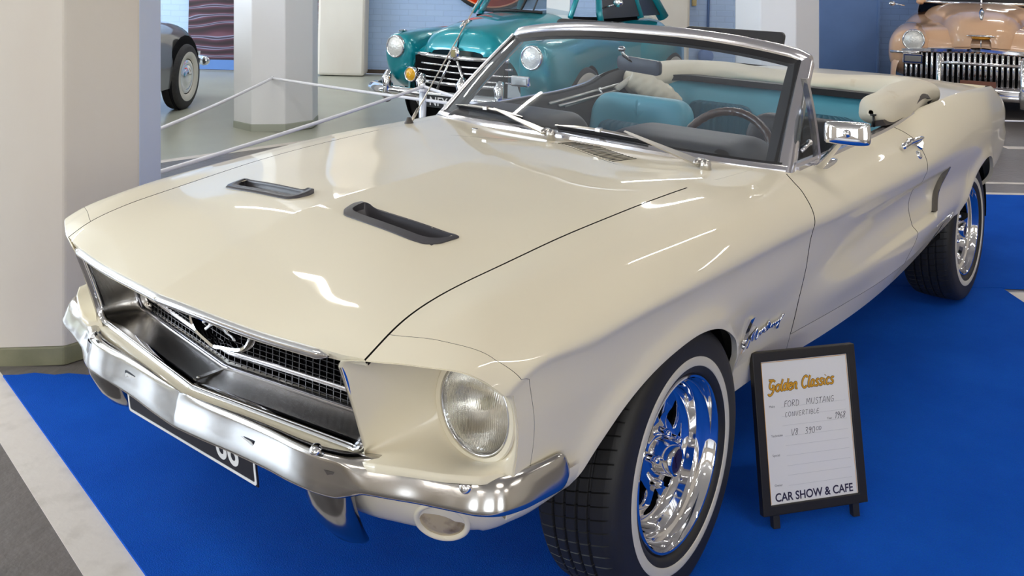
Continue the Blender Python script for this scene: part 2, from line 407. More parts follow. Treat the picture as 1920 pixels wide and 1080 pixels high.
# wall picture behind the grey car: chrome and purple bodywork
def mural_mat():
    m = mat('mural_print', (.1, .05, .08), rough=.35); nt = m.node_tree; b = nt.nodes['Principled BSDF']; L = nt.links.new
    tc = nt.nodes.new('ShaderNodeTexCoord'); mp = nt.nodes.new('ShaderNodeMapping'); mp.inputs['Scale'].default_value = (1.3, 1, 4.2); mp.inputs['Rotation'].default_value = (0, .16, 0)
    w = nt.nodes.new('ShaderNodeTexWave'); w.wave_type = 'BANDS'; w.bands_direction = 'Z'; w.inputs['Scale'].default_value = .55; w.inputs['Distortion'].default_value = 9; w.inputs['Detail'].default_value = 2
    r = nt.nodes.new('ShaderNodeValToRGB'); e = r.color_ramp.elements
    e[0].position = 0; e[0].color = (*srgb(34, 20, 30), 1); e[1].position = .55; e[1].color = (*srgb(74, 40, 56), 1)
    for p, c in ((.84, (104, 64, 80)), (.93, (150, 160, 190)), (.97, (58, 50, 70))):
        x = e.new(p); x.color = (*srgb(*c), 1)
    L(tc.outputs['Object'], mp.inputs[0]); L(mp.outputs[0], w.inputs['Vector']); L(w.outputs[0], r.inputs[0]); L(r.outputs[0], b.inputs['Base Color'])
    return m
mt = thing('wall_mural', 'large dark purple picture of chromed bodywork on the far wall behind the grey car', 'picture', matrix=gmat(DFAR-.03, -3.17-.02))
mb = MB(); mb.box((0, 0, .93), (2.2, .04, 1.6)); mb.obj('print', mural_mat(), mt, smooth=False)
mb = MB(); mb.box((0, -.005, .075), (2.2, .04, .13)); mb.obj('lower_border', mat('mural_blue', srgb(92, 132, 196), rough=.4), mt, smooth=False)
mb = MB(); mb.sphere((-.35, -.012, 1.20), (.80, .02, .16), seg=40, rings=10); mb.obj('chrome_shape', mat('mural_teal', srgb(74, 118, 140), rough=.35), mt)
# big round red sign on the far wall
rs = thing('wall_sign', 'big round red sign with a dark rim on the blue brick wall', 'sign', matrix=gmat(DFAR-.05, -.25, 1.53))
mb = MB(); mb.lathe([(0, -.03), (.60, -.03), (.60, .03)], n=96); mb.obj('face', mat('sign_red', srgb(232, 62, 20), rough=.4), rs)
mb = MB(); mb.lathe([(.60, .03), (.60, -.034), (.61, -.036), (.62, -.034)], n=96); mb.obj('edge_line', mat('sign_line', srgb(240, 150, 110), rough=.4), rs)
mb = MB(); mb.lathe([(.62, .03), (.62, -.04), (.645, -.045), (.67, -.03), (.67, .03)], n=96); mb.obj('rim', BLACK, rs)

# carpets
def carpet_mat():
    m = mat('blue_carpet', srgb(18, 74, 178), rough=.95, spec=.1, sheen=.0); nt = m.node_tree; b = nt.nodes['Principled BSDF']; L = nt.links.new
    tc = nt.nodes.new('ShaderNodeTexCoord'); n = nt.nodes.new('ShaderNodeTexNoise'); n.inputs['Scale'].default_value = 260; n.inputs['Detail'].default_value = 3
    n2 = nt.nodes.new('ShaderNodeTexNoise'); n2.inputs['Scale'].default_value = 2.2; n2.inputs['Detail'].default_value = 6; n2.inputs['Roughness'].default_value = .65
    r = nt.nodes.new('ShaderNodeValToRGB'); e = r.color_ramp.elements; e[0].position = .3; e[0].color = (*srgb(12, 84, 198), 1); e[1].position = .7; e[1].color = (*srgb(22, 98, 216), 1)
    mx = nt.nodes.new('ShaderNodeMix'); mx.data_type = 'RGBA'; mx.blend_type = 'MULTIPLY'; mx.inputs[0].default_value = .45
    bp = nt.nodes.new('ShaderNodeBump'); bp.inputs['Strength'].default_value = .6; bp.inputs['Distance'].default_value = .003
    L(tc.outputs['Object'], n.inputs['Vector']); L(tc.outputs['Object'], n2.inputs['Vector']); L(n2.outputs[0], r.inputs[0]); L(r.outputs[0], mx.inputs[6]); L(n.outputs['Color'], mx.inputs[7])
    L(mx.outputs[2], b.inputs['Base Color']); L(n.outputs[0], bp.inputs['Height']); L(bp.outputs[0], b.inputs['Normal'])
    return m
CARPET = carpet_mat()
def carpet(name, poly, label):
    mb = MB(); n = len(poly)
    prism(mb, poly, [], FLOOR_Z+.0015, 0, lambda a, b, t: (a, b, t))
    o = mb.obj(name, CARPET, smooth=False); return tag(o, label, 'carpet')
edge = [(.538, -1.654), (.500, -1.615), (.455, -1.590), (.415, -1.520), (.375, -1.495), (.335, -1.43)]
near = list(reversed(edge))+[tuple(np.array([.538, -1.654])+np.array([.258, 1.422])*k) for k in np.linspace(.05, 2.55, 12)]
near += [G(.25, 2.42)[:2], G(4.634, 2.42)[:2], G(4.634, -1.1)[:2], (-.05, -1.35)]
carpet('carpet', near, 'bright blue carpet spread under the front of the cream convertible')
carpet('carpet', [G(4.642, -.6)[:2], G(4.642, 6.2)[:2], G(6.585, 6.2)[:2], G(6.585, -.6)[:2]], 'blue carpet strip under the rear wheels, beyond the carpet seam')

# ceiling lamps: fluorescent battens
TUBE = mat('fluorescent_tube', (1, 1, 1), emit=(1., .955, .89), emit_strength=62)
HOUS = mat('lamp_housing', srgb(236, 234, 228), rough=.4)
lamp0 = None
for d in (-5.6, -2.2, 1.4, 4.9, 8.4, 11.6):
    for la_ in (-7.2, -2.6, 2.2, 6.8):
        M = gmat(d, la_+.3*math.sin(d*3), CEIL-.06)
        if lamp0 is None:
            lamp0 = thing('ceiling_light', 'long white fluorescent ceiling light in the rows above the cars', 'ceiling light', matrix=M, group='ceiling lights')
            mb = MB(); mb.box((0, 0, 0), (1.62, .20, .05), bev=.008); h = mb.obj('housing', HOUS, lamp0)
            mb = MB()
            mb.tube([(-.75, 0, -.05), (.75, 0, -.05)], .028, n=10); tb = mb.obj('tube', TUBE, lamp0)
        else:
            c = lamp0.copy(); COL.objects.link(c); c.matrix_world = M
            for ch in (h, tb):
                k = ch.copy(); COL.objects.link(k); k.parent = c
# ================================================================ cream convertible: body surface
CAR = thing('convertible_car', 'cream white open-top convertible with turquoise seats, parked on blue carpet', 'car')
# feature lines of the left side: (x, y, z) from the centre line (0) over the wing crown (3) and the side crease (5, 6) to the sill (10)
FEAT = [
 [(.97, 0, .764), (.92, 0, .787), (.877, 0, .800), (.81, 0, .822), (.739, 0, .844), (.664, 0, .864), (.57, 0, .888), (.36, 0, .908), (.1, 0, .917), (-.06, 0, .925), (-.3, 0, .927), (-.54, 0, .920), (-.75, 0, .905), (-1.3, 0, .90), (-3.8, 0, .88)],
 [(.97, .3, .735), (.90, .3, .766), (.86, .3, .786), (.80, .3, .809), (.739, .3, .830), (.664, .3, .852), (.57, .3, .875), (.36, .3, .898), (.1, .3, .909), (-.06, .3, .917), (-.3, .3, .921), (-.54, .3, .917), (-.75, .3, .906), (-1.3, .3, .90), (-3.8, .3, .88)],
 [(.97, .575, .705), (.86, .58, .762), (.838, .584, .774), (.805, .586, .797), (.739, .578, .820), (.66, .577, .838), (.60, .577, .846), (.43, .588, .865), (.24, .600, .885), (.05, .612, .898), (-.15, .620, .907), (-.34, .632, .913), (-.6, .655, .913), (-.9, .66, .913), (-1.3, .66, .93), (-3.8, .6, .885)],
 [(.97, .66, .66), (.86, .675, .740), (.80, .68, .782), (.75, .685, .805), (.70, .685, .822), (.65, .685, .836), (.55, .688, .850), (.4, .69, .862), (.2, .697, .876), (0, .71, .888), (-.3, .725, .900), (-.6, .745, .903), (-.9, .747, .908), (-1.3, .745, .917), (-1.7, .744, .929), (-1.86, .750, .946), (-1.96, .765, .972), (-2.1, .785, .985), (-2.4, .80, .997), (-2.75, .795, .988), (-3.1, .775, .965), (-3.5, .705, .928), (-3.8, .61, .892)],
 [(.97, .755, .60), (.86, .77, .695), (.80, .776, .742), (.75, .78, .769), (.70, .783, .786), (.65, .785, .797), (.55, .788, .815), (.4, .794, .832), (.2, .801, .848), (0, .812, .858), (-.3, .826, .870), (-.6, .834, .869), (-.9, .840, .869), (-1.3, .843, .873), (-1.7, .845, .881), (-1.95, .852, .900), (-2.4, .862, .915), (-2.75, .852, .905), (-3.1, .815, .885), (-3.5, .748, .878), (-3.8, .665, .868)],
 [(.97, .79, .55), (.86, .80, .60), (.78, .798, .662), (.74, .804, .698), (.70, .812, .732), (.667, .822, .755), (.465, .845, .768), (.278, .858, .782), (.05, .864, .784), (-.2, .868, .787), (-.46, .872, .789), (-.9, .880, .785), (-1.4, .885, .781), (-1.93, .886, .778), (-2.3, .884, .780), (-2.75, .870, .775), (-3.1, .832, .765), (-3.5, .778, .75), (-3.8, .718, .745)],
 [(0.97, 0.786, 0.526), (0.86, 0.796, 0.576), (0.78, 0.794, 0.638), (0.74, 0.8, 0.674), (0.7, 0.808, 0.708), (0.667, 0.818, 0.736), (0.465, 0.8385, 0.749), (0.278, 0.8515, 0.763), (0.05, 0.8575, 0.765), (-0.2, 0.8615, 0.768), (-0.46, 0.8655, 0.77), (-0.9, 0.8735, 0.766), (-1.4, 0.8785, 0.762), (-1.93, 0.8795, 0.759), (-2.3, 0.881, 0.761), (-2.75, 0.867, 0.756), (-3.1, 0.829, 0.746), (-3.5, 0.775, 0.731), (-3.8, 0.715, 0.726)],
 [(.97, .78, .48), (.86, .79, .58), (.75, .80, .63), (.6, .815, .645), (.4, .824, .645), (.2, .834, .645), (0, .838, .645), (-.3, .838, .645), (-.6, .842, .645), (-1., .844, .645), (-1.4, .842, .645), (-1.8, .842, .645), (-2.05, .842, .645), (-2.4, .850, .645), (-2.75, .850, .645), (-3.1, .822, .645), (-3.5, .774, .64), (-3.8, .722, .63)],
 [(.97, .77, .44), (.86, .78, .51), (.75, .792, .54), (.6, .803, .545), (.4, .812, .545), (.2, .822, .545), (0, .822, .545), (-.3, .800, .545), (-.6, .812, .545), (-1., .850, .542), (-1.4, .858, .540), (-1.8, .856, .535), (-2.05, .848, .53), (-2.4, .838, .53), (-2.75, .835, .53), (-3.1, .800, .54), (-3.5, .750, .54), (-3.8, .70, .54)],
 [(.97, .75, .40), (.75, .775, .44), (.6, .788, .44), (.4, .792, .44), (.2, .80, .438), (0, .795, .436), (-.3, .768, .434), (-.6, .778, .434), (-1., .808, .434), (-1.4, .831, .436), (-1.75, .829, .44), (-2., .815, .445), (-2.4, .80, .45), (-2.75, .80, .45), (-3.1, .74, .46), (-3.5, .69, .46), (-3.8, .64, .47)],
 [(.97, .70, .36), (.75, .745, .38), (.6, .755, .375), (.4, .765, .365), (.2, .772, .358), (0, .770, .355), (-.3, .755, .356), (-.6, .758, .354), (-1., .780, .350), (-1.4, .790, .352), (-1.75, .789, .366), (-2., .782, .380), (-2.4, .76, .39), (-2.75, .76, .39), (-3.1, .70, .40), (-3.5, .62, .40), (-3.8, .56, .42)],
]
XD = np.arange(-3.82, .96, .004)
def _table(k, col):
    a = sorted(FEAT[k]); x = np.array([p[0] for p in a]); v = np.array([p[col] for p in a])
    h = np.diff(x); d = np.diff(v)/h; t = np.zeros_like(v); t[1:-1] = (d[:-1]*h[1:]+d[1:]*h[:-1])/(h[1:]+h[:-1]); t[0], t[-1] = d[0], d[-1]
    i = np.clip(np.searchsorted(x, XD)-1, 0, len(h)-1); u = (XD-x[i])/h[i]
    y = (2*u**3-3*u**2+1)*v[i]+(u**3-2*u**2+u)*h[i]*t[i]+(3*u**2-2*u**3)*v[i+1]+(u**3-u**2)*h[i]*t[i+1]
    ker = np.exp(-.5*(np.arange(-30, 31)/9.)**2); ker /= ker.sum()
    lo = y[0]+(np.arange(-30, 0))*(y[1]-y[0]); hi = y[-1]+np.arange(1, 31)*(y[-1]-y[-2])
    return np.convolve(np.concatenate([lo, y, hi]), ker, 'valid')
TY = np.array([_table(k, 1) for k in range(11)]); TZ = np.array([_table(k, 2) for k in range(11)])
ARCH_F = np.array([(.80, .474), (.66, .474), (.560, .474), (.480, .474), (.444, .486), (.404, .520), (.32, .580), (.228, .622), (.125, .647), (.005, .656), (-.097, .637), (-.207, .583), (-.262, .545), (-.305, .490), (-.325, .43), (-.326, .34)])
ARCH_F = np.concatenate([ARCH_F[:3], spline(ARCH_F[3:], 160)])
ARCH_R = np.array([(-2.745+.352*math.cos(a), .335+.346*math.sin(a)) for a in np.linspace(math.radians(2), math.radians(178), 120)])
ARCH_R = np.concatenate([[(-2.745+.352, .30)], ARCH_R, [(-2.745-.352, .30)]])
def poly_dist(x, z, poly):
    d = np.full(x.shape, 9.)
    for (x0, z0), (x1, z1) in zip(poly[:-1], poly[1:]):
        dx, dz = x1-x0, z1-z0; t = np.clip(((x-x0)*dx+(z-z0)*dz)/(dx*dx+dz*dz+1e-12), 0, 1)
        d = np.minimum(d, np.hypot(x-x0-t*dx, z-z0-t*dz))
    return d
GAP = mat('panel_gap_dark', (.02, .017, .014), rough=.8, spec=.1)
TRIM_LINE = np.array([(.555, -1.985), (.60, -2.015), (.66, -2.055), (.70, -2.075), (.74, -2.080)])   # (z, x) of the scoop trim
def surf(x, s, side=1, details=True):
    """body surface: x along the car, s across the feature lines -> (...,3)"""
    x = np.asarray(x, float); s = np.asarray(s, float); x, s = np.broadcast_arrays(x, s)
    if x.ndim == 0: return surf(x[None], s[None], side, details)[0]
    xi = np.clip((x-XD[0])/.004, 0, len(XD)-1.001); i0 = xi.astype(int); fx = xi-i0
    j = np.clip(s.astype(int), 0, 9); u = s-j
    def node(T, k): k = np.clip(k, 0, 10); return T[k, i0]*(1-fx)+T[k, i0+1]*fx
    P = [(node(TY, j+d), node(TZ, j+d)) for d in (-1, 0, 1, 2)]
    # mirrored neighbour left of the centre line gives a light ridge there
    m = j == 0
    P[0] = (np.where(m, -node(TY, np.full_like(j, 1))*.6, P[0][0]), np.where(m, node(TZ, np.full_like(j, 0))+.4*(node(TZ, np.full_like(j, 0))-node(TZ, np.full_like(j, 1))), P[0][1]))
    last = j == 9
    P[3] = (np.where(last, 2*P[2][0]-P[1][0], P[3][0]), np.where(last, 2*P[2][1]-P[1][1], P[3][1]))
    L = [np.sqrt((P[k+1][0]-P[k][0])**2+(P[k+1][1]-P[k][1])**2)+1e-6 for k in range(3)]
    out = []
    for c in (0, 1):
        p0, p1, p2, p3 = (P[k][c] for k in range(4))
        d0, d1, d2 = (p1-p0)/L[0], (p2-p1)/L[1], (p3-p2)/L[2]
        m1 = (d0*L[1]+d1*L[0])/(L[0]+L[1])*L[1]; m2 = (d1*L[2]+d2*L[1])/(L[1]+L[2])*L[1]
        cr = 8.999
        m1 = np.where(j == 9, d1*L[1], m1); m2 = np.where(j == 8, d1*L[1]*.9+m2*.1, m2)
        out.append((2*u**3-3*u**2+1)*p1+(u**3-2*u**2+u)*m1+(3*u**2-2*u**3)*p2+(u**3-u**2)*m2)
    y, z = out
    if details:
        sel = (s > 5.2)
        if sel.any():
            d = np.minimum(poly_dist(x[sel], z[sel], ARCH_F[4:]), poly_dist(x[sel], z[sel], ARCH_R[2:-2]))
            w = .013*np.exp(-(d/.042)**2)*smooth01((s[sel]-5.2)/.8)*(1-smooth01((s[sel]-8.6)/.4))
            # scoop hollow in the rear of the door and the quarter panel, closed by the chrome trim
            xt = np.interp(z[sel], TRIM_LINE[:, 0], TRIM_LINE[:, 1])
            along = smooth01((-.85-x[sel])/.95)*(1-smooth01((xt+.006-x[sel])/.010))
            up = smooth01((z[sel]-.540)/.030)*(1-smooth01((z[sel]-.700)/.045))
            y = y.copy(); y[sel] += w-.020*along*up
    return np.stack([x, y*side, z], -1)
def surf_n(x, s, side=1, e=.0015):
    a = surf(x+e, s, side)-surf(x-e, s, side); b = surf(x, np.minimum(s+.006, 10), side)-surf(x, np.maximum(s-.006, 0), side)
    n = np.cross(a, b); n /= np.linalg.norm(n, axis=-1, keepdims=True)+1e-12
    return n if side > 0 else -n
def s_at_z(x, z):
    """s (>=5) where the side surface reaches height z"""
    x = np.asarray(x, float); lo = np.full(x.shape, 5.); hi = np.full(x.shape, 10.)
    for _ in range(34):
        mid = (lo+hi)/2; zz = surf(x, mid, details=False)[..., 2]; up = zz > z; lo = np.where(up, mid, lo); hi = np.where(up, hi, mid)
    return (lo+hi)/2
def panel(name, X, S, side, parent, m=PAINT, flange=.012, drop=None, edges='lrtb', painted='b', fl_l=None):
    """structured sheet from arrays X, S (nu x nv) with turned-in edges and exact normals"""
    X = np.asarray(X, float); S = np.asarray(S, float); nu, nv = X.shape
    P = surf(X, S, side); N = surf_n(X, S, side)
    V = list(P.reshape(-1, 3)); NN = list(N.reshape(-1, 3)); F = []; FM = []
    keep = np.ones((nu-1, nv-1), bool) if drop is None else ~drop(P)
    for i in range(nu-1):
        for j in range(nv-1):
            if not keep[i, j]: continue
            q = (i*nv+j, (i+1)*nv+j, (i+1)*nv+j+1, i*nv+j+1)
            F.append(q if side > 0 else q[::-1])
    # outward normals: make the winding agree
    v = np.array(V); f = F[len(F)//2]; g = np.cross(v[f[1]]-v[f[0]], v[f[2]]-v[f[0]])
    if np.dot(g, NN[f[0]]) < 0: F = [q[::-1] for q in F]
    FM += [0]*len(F)
    def edge(idx, mi=1, fl=None):
        fl = flange if fl is None else fl; n0 = len(V); pts = [np.array(V[k]) for k in idx]; nn = [np.array(NN[k]) for k in idx]; c = P.reshape(-1, 3).mean(0)
        for k in range(len(idx)):
            t = pts[min(k+1, len(idx)-1)]-pts[max(k-1, 0)]; o = np.cross(t, nn[k]); o /= np.linalg.norm(o)+1e-9
            V.append(pts[k]); NN.append(o); V.append(pts[k]-nn[k]*fl); NN.append(o)
        # outward side of the edge: away from the sheet
        mid = len(idx)//2
        sg = 1 if np.dot(NN[n0+2*mid], pts[mid]-inner(idx[mid])) > 0 else -1
        for k in range(len(idx)):
            for q in (0, 1): NN[n0+2*k+q] = NN[n0+2*k+q]*sg
        for k in range(len(idx)-1):
            q = (n0+2*k, n0+2*k+2, n0+2*k+3, n0+2*k+1); a = np.array(V[q[0]]); g = np.cross(np.array(V[q[1]])-a, np.array(V[q[3]])-a)
            F.append(q if np.dot(g, NN[q[0]]) > 0 else q[::-1]); FM.append(mi)
    def inner(k):
        i, j = divmod(k, nv); i = min(max(i, 2), nu-3); j = min(max(j, 2), nv-3); return np.array(V[i*nv+j])
    if flange:
        if 'l' in edges: edge([j for j in range(nv)], 0 if 'l' in painted else 1, fl_l)
        if 'r' in edges: edge([(nu-1)*nv+j for j in range(nv)], 0 if 'r' in painted else 1)
        if 't' in edges: edge([i*nv for i in range(nu)], 0 if 't' in painted else 1)
        if 'b' in edges: edge([i*nv+nv-1 for i in range(nu)], 0 if 'b' in painted else 1)
    return build(name, V, F, m, parent, normals=NN, mats=[m, GAP], fmat=FM)

def mirrored(o, parent=None):
    """the same part on the other side of the car"""
    me = o.data.copy(); n = len(me.vertices); co = np.empty(n*3); me.vertices.foreach_get('co', co); co = co.reshape(-1, 3)
    V = co*[1, -1, 1]; F = [tuple(reversed(p.vertices)) for p in me.polygons]
    mats = list(me.materials); fm = [p.material_index for p in me.polygons]; sm = [p.use_smooth for p in me.polygons]
    r = build(o.name.split('.')[0], V, F, None, parent if parent is not None else o.parent, mats=mats, fmat=fm)
    r.data.polygons.foreach_set('use_smooth', sm)
    for md in o.modifiers:
        k = r.modifiers.new(md.name, md.type)
        for a in ('width', 'segments', 'limit_method', 'angle_limit', 'levels', 'render_levels'):
            if hasattr(md, a): setattr(k, a, getattr(md, a))
    bpy.data.meshes.remove(me); return r

# front edge of hood and wings as x(y) / x(s)
def hood_front(y): y = np.abs(y); return np.interp(y, [0, .1, .2, .3, .4, .496, .54, .584], [.920, .9085, .897, .8845, .872, .859, .851, .838])
_hr = spline(np.array([(0, -.545), (.06, -.535), (.15, -.490), (.28, -.430), (.45, -.368), (.66, -.312)]), 200)
HOOD_REAR = lambda y: np.interp(np.abs(y), _hr[:, 0], _hr[:, 1])
def gap_s(): return 2.0
# bonnet: both sides in one sheet, opening cut for the two air scoops
SCOOP_X = (.405, .492); SCOOP_Y = (.088, .418)
def hood_sheet():
    ns = 104; sv = np.concatenate([-np.linspace(1.988, 0, ns)[:-1], np.linspace(0, 1.988, ns)])
    nx = 230; u = np.linspace(0, 1, nx)[:, None]
    yy = np.interp(np.abs(sv), [0, 1, 2], [0, .3, .6])
    xf = hood_front(np.interp(np.abs(sv), [0, 1, 2], [0, .3, .59]))[None, :]; xr = HOOD_REAR(yy)[None, :]
    X = xf+(xr-xf)*u; S = np.broadcast_to(np.abs(sv)[None, :], X.shape)
    near = (np.abs(X-SCOOP_X[0]) < np.abs(xr-xf)/(nx-1)*.5001) & (np.interp(np.abs(sv), [0, 1, 2], [0, .3, .6])[None, :] > SCOOP_Y[0]-.03) & (np.interp(np.abs(sv), [0, 1, 2], [0, .3, .6])[None, :] < SCOOP_Y[1]+.03); X = np.where(near, SCOOP_X[0], X)
    sg = np.where(sv < 0, -1., 1.)[None, :, None]
    P = surf(X, S, 1); N = surf_n(X, S, 1); P = P*np.concatenate([np.ones_like(sg), sg, np.ones_like(sg)], -1); N = N*np.concatenate([np.ones_like(sg), sg, np.ones_like(sg)], -1)
    # light ridge at the centre: average normals there
    k = ns-1; N[:, k, 1] = 0; N[:, k] /= np.linalg.norm(N[:, k], axis=-1, keepdims=True)
    nu, nv = X.shape; V = list(P.reshape(-1, 3)); NN = list(N.reshape(-1, 3)); F = []
    for i in range(nu-1):
        for j in range(nv-1):
            c = (P[i, j]+P[i+1, j+1])/2
            if SCOOP_X[0] < c[0] < SCOOP_X[1]-.016 and SCOOP_Y[0]+.014 < abs(c[1]) < SCOOP_Y[1]-.014: continue
            F.append((i*nv+j, i*nv+j+1, (i+1)*nv+j+1, (i+1)*nv+j))
    f = F[0]; v = np.array([V[k] for k in f]); 
    if np.cross(v[1]-v[0], v[2]-v[0])[2] < 0: F = [q[::-1] for q in F]
    FM = [0]*len(F)
    def edge(idx, o, d=.014, mi=1):
        n0 = len(V)
        for k, ov in zip(idx, o): p = np.array(V[k]); V.append(p); NN.append(ov); V.append(p-np.array(NN[k])*d); NN.append(ov)
        for k in range(len(idx)-1):
            q = (n0+2*k, n0+2*k+2, n0+2*k+3, n0+2*k+1); a = np.array(V[q[0]]); g = np.cross(np.array(V[q[1]])-a, np.array(V[q[3]])-a)
            F.append(q if np.dot(g, NN[q[0]]) > 0 else q[::-1]); FM.append(mi)
    edge([i*nv for i in range(nu)], [(0, -1, 0)]*nu); edge([i*nv+nv-1 for i in range(nu)], [(0, 1, 0)]*nu)
    edge([j for j in range(nv)], [(.9, 0, -.43)]*nv, .020, 0); edge([(nu-1)*nv+j for j in range(nv)], [(-1, 0, 0)]*nv)
    return build('hood', V, F, PAINT, CAR, normals=NN, mats=[PAINT, GAP], fmat=FM)
hood_sheet()
# leading edge of the wings: x as a function of s
WING_S = np.array([2.0, 2.3, 2.6, 3.0, 3.4, 3.8, 4.2, 4.6, 5.0, 5.5, 6., 6.5, 7.0, 7.5, 8.0, 9., 10.])
WING_X = np.array([.838, .828, .815, .799, .778, .755, .733, .715, .700, .686, .678, .664, .653, .650, .655, .66, .66])
wing_front = lambda s: np.interp(s, WING_S, WING_X)
def smooth_interp(xs, ys):
    t = np.linspace(xs[0], xs[-1], 800); v = np.interp(t, xs, ys); k = np.exp(-.5*(np.arange(-40, 41)/14.)**2); k /= k.sum()
    v2 = np.convolve(np.concatenate([2*v[0]-v[40:0:-1], v, 2*v[-1]-v[-2:-42:-1]]), k, 'valid')
    return lambda q: np.interp(q, t, v2)
wing_front = smooth_interp(WING_S, WING_X)
DOOR_FRONT = smooth_interp(np.array([3, 3.5, 4, 4.5, 5, 5.5, 6, 7, 8, 9, 10.]), np.array([-.725, -.675, -.648, -.638, -.628, -.628, -.632, -.652, -.664, -.695, -.705]))
DOOR_REAR = smooth_interp(np.array([3, 4, 5, 6, 7, 8, 9, 10.]), np.array([-1.725, -1.715, -1.705, -1.70, -1.70, -1.71, -1.64, -1.60]))
SEAM = smooth_interp(np.array([2, 3, 4, 5, 6, 7, 10.]), np.array([.060, .062, .050, .035, .036, .044, .046]))       # the headlamp extension ends this far behind the leading edge
def cosspace(a, b, n, p=1.): return a+(b-a)*np.linspace(0, 1, n)**p
def wing(side):
    # upper sheet: from the gap to the crease, up to the door
    sv = np.concatenate([np.linspace(2.012, 5, 60)[:-1], np.linspace(5, 6, 18)[:-1], np.linspace(6, 6.55, 12)]); u = np.linspace(0, 1, 150)[:, None]
    # everything in one sheet by columns of constant u; the lower border follows the arch
    xa = ARCH_F[:, 0]; 
    cols = np.concatenate([np.linspace(0, .18, 26)[:-1], np.linspace(.18, .80, 150)[:-1], np.linspace(.80, 1, 40)])
    X = []; S = []
    nv = 150; tv = np.linspace(0, 1, nv)
    sr = np.concatenate([np.linspace(2.012, 5, 62)[:-1], np.linspace(5, 6.3, 34)[:-1]]); 
    for c in cols:
        if -.7225*c+.778*(1-c) < -.305: sr = np.concatenate([np.linspace(2.0005, 5, 62)[:-1], np.linspace(5, 6.3, 34)[:-1]])
        # column shape: slanted like the front edge at c=0 and the door edge at c=1
        def xcol(s): return (wing_front(s)-SEAM(s)-.001)*(1-c)+(np.where(s < 3, -.725, DOOR_FRONT(np.maximum(s, 3)))+.0025)*c
        # lower end of this column
        s = 10.0
        sl = np.linspace(6.3, 10, 400); xs = xcol(sl); zs = surf(xs, sl, details=False)[:, 2]
        za = np.interp(xs, ARCH_F[::-1, 0], ARCH_F[::-1, 1], left=-1, right=-1)
        bad = np.where((zs < za))[0]
        s_end = 10.0 if len(bad) == 0 else sl[max(bad[0]-1, 0)]
        if len(bad) and bad[0] > 0:
            a, b = sl[bad[0]-1], sl[bad[0]]
            for _ in range(20):
                mid = (a+b)/2; xm = xcol(np.array([mid])); zm = surf(xm, np.array([mid]), details=False)[0, 2]
                if zm < np.interp(xm, ARCH_F[::-1, 0], ARCH_F[::-1, 1], left=-1, right=-1)[0]: b = mid
                else: a = mid
            s_end = (a+b)/2
        sl = np.concatenate([sr, np.linspace(6.3, s_end, 56)])
        X.append(xcol(sl)); S.append(sl)
    return panel('front_fender', X, S, side, CAR, flange=.016)
fl = wing(1); wing(-1)
# headlamp extension: the band of wing in front of the seam
def lamp_cap(side):
    sv = np.linspace(2.012, 8.70, 130)[None, :]; u = np.linspace(0, 1, 16)[:, None]
    X = wing_front(sv)-SEAM(sv)*u; S = np.broadcast_to(sv, X.shape)
    return panel('headlamp_surround', X, S, side, CAR, flange=.016, painted='lb', fl_l=.003)
lamp_cap(1); lamp_cap(-1)
def door(side):
    sv = np.concatenate([np.linspace(3., 5, 46)[:-1], np.linspace(5, 6, 20)[:-1], np.linspace(6, 8, 44)[:-1], np.linspace(8, 9.0, 20)])[None, :]
    u = np.linspace(0, 1, 150)[:, None]
    X = (DOOR_FRONT(sv)-.0025)*(1-u)+(DOOR_REAR(sv)+.0025)*u
    return panel('door', X, np.broadcast_to(sv, X.shape), side, CAR, flange=.02)
door_l = door(1); door_r = door(-1)
def quarter(side):
    X = []; S = []
    sr = np.concatenate([np.linspace(3.0, 5, 46)[:-1], np.linspace(5, 6, 20)[:-1]])
    xs_ = np.concatenate([np.linspace(0, .10, 30)[:-1], np.linspace(.10, .20, 90)[:-1], np.linspace(.20, .85, 190)[:-1], np.linspace(.85, 1, 30)])
    az = lambda x: np.where((x < ARCH_R[0, 0]) & (x > ARCH_R[-1, 0]), .335+.346*np.sqrt(np.clip(1-((x+2.745)/.352)**2, 0, 1)), -1)
    for c in xs_:
        def xcol(s): return (DOOR_REAR(s)-.0025)*(1-c)+(-3.80)*c if c > .25 else (DOOR_REAR(s)-.0025)*(1-c/.25)**1+(c/.25)*(.75*(-1.705)+.25*-3.80)
        sl = np.linspace(6, 10, 300); x = xcol(sl)+0*sl; zs = surf(x, sl, details=False)[:, 2]; bad = np.where(zs < az(x))[0]
        s_end = 10.
        if len(bad) and bad[0] > 0:
            a, b = sl[bad[0]-1], sl[bad[0]]
            for _ in range(20):
                mid = (a+b)/2; xm = xcol(np.array([mid])); zm = surf(xm, np.array([mid]), details=False)[0, 2]
                if zm < az(xm)[0]: b = mid
                else: a = mid
            s_end = (a+b)/2
        sl = np.concatenate([sr, np.linspace(6, s_end, 70)]); X.append(xcol(sl)+0*sl); S.append(sl)
    return panel('rear_quarter', X, S, side, CAR, flange=.016)
quarter(1); quarter(-1)
def sill(side):
    sv = np.linspace(9.02, 10, 14)[None, :]; u = np.linspace(0, 1, 90)[:, None]
    X = DOOR_FRONT(sv)*(1-u)+DOOR_REAR(sv)*u
    return panel('rocker_panel', X, np.broadcast_to(sv, X.shape), side, CAR, flange=.03)
sill(1); sill(-1)
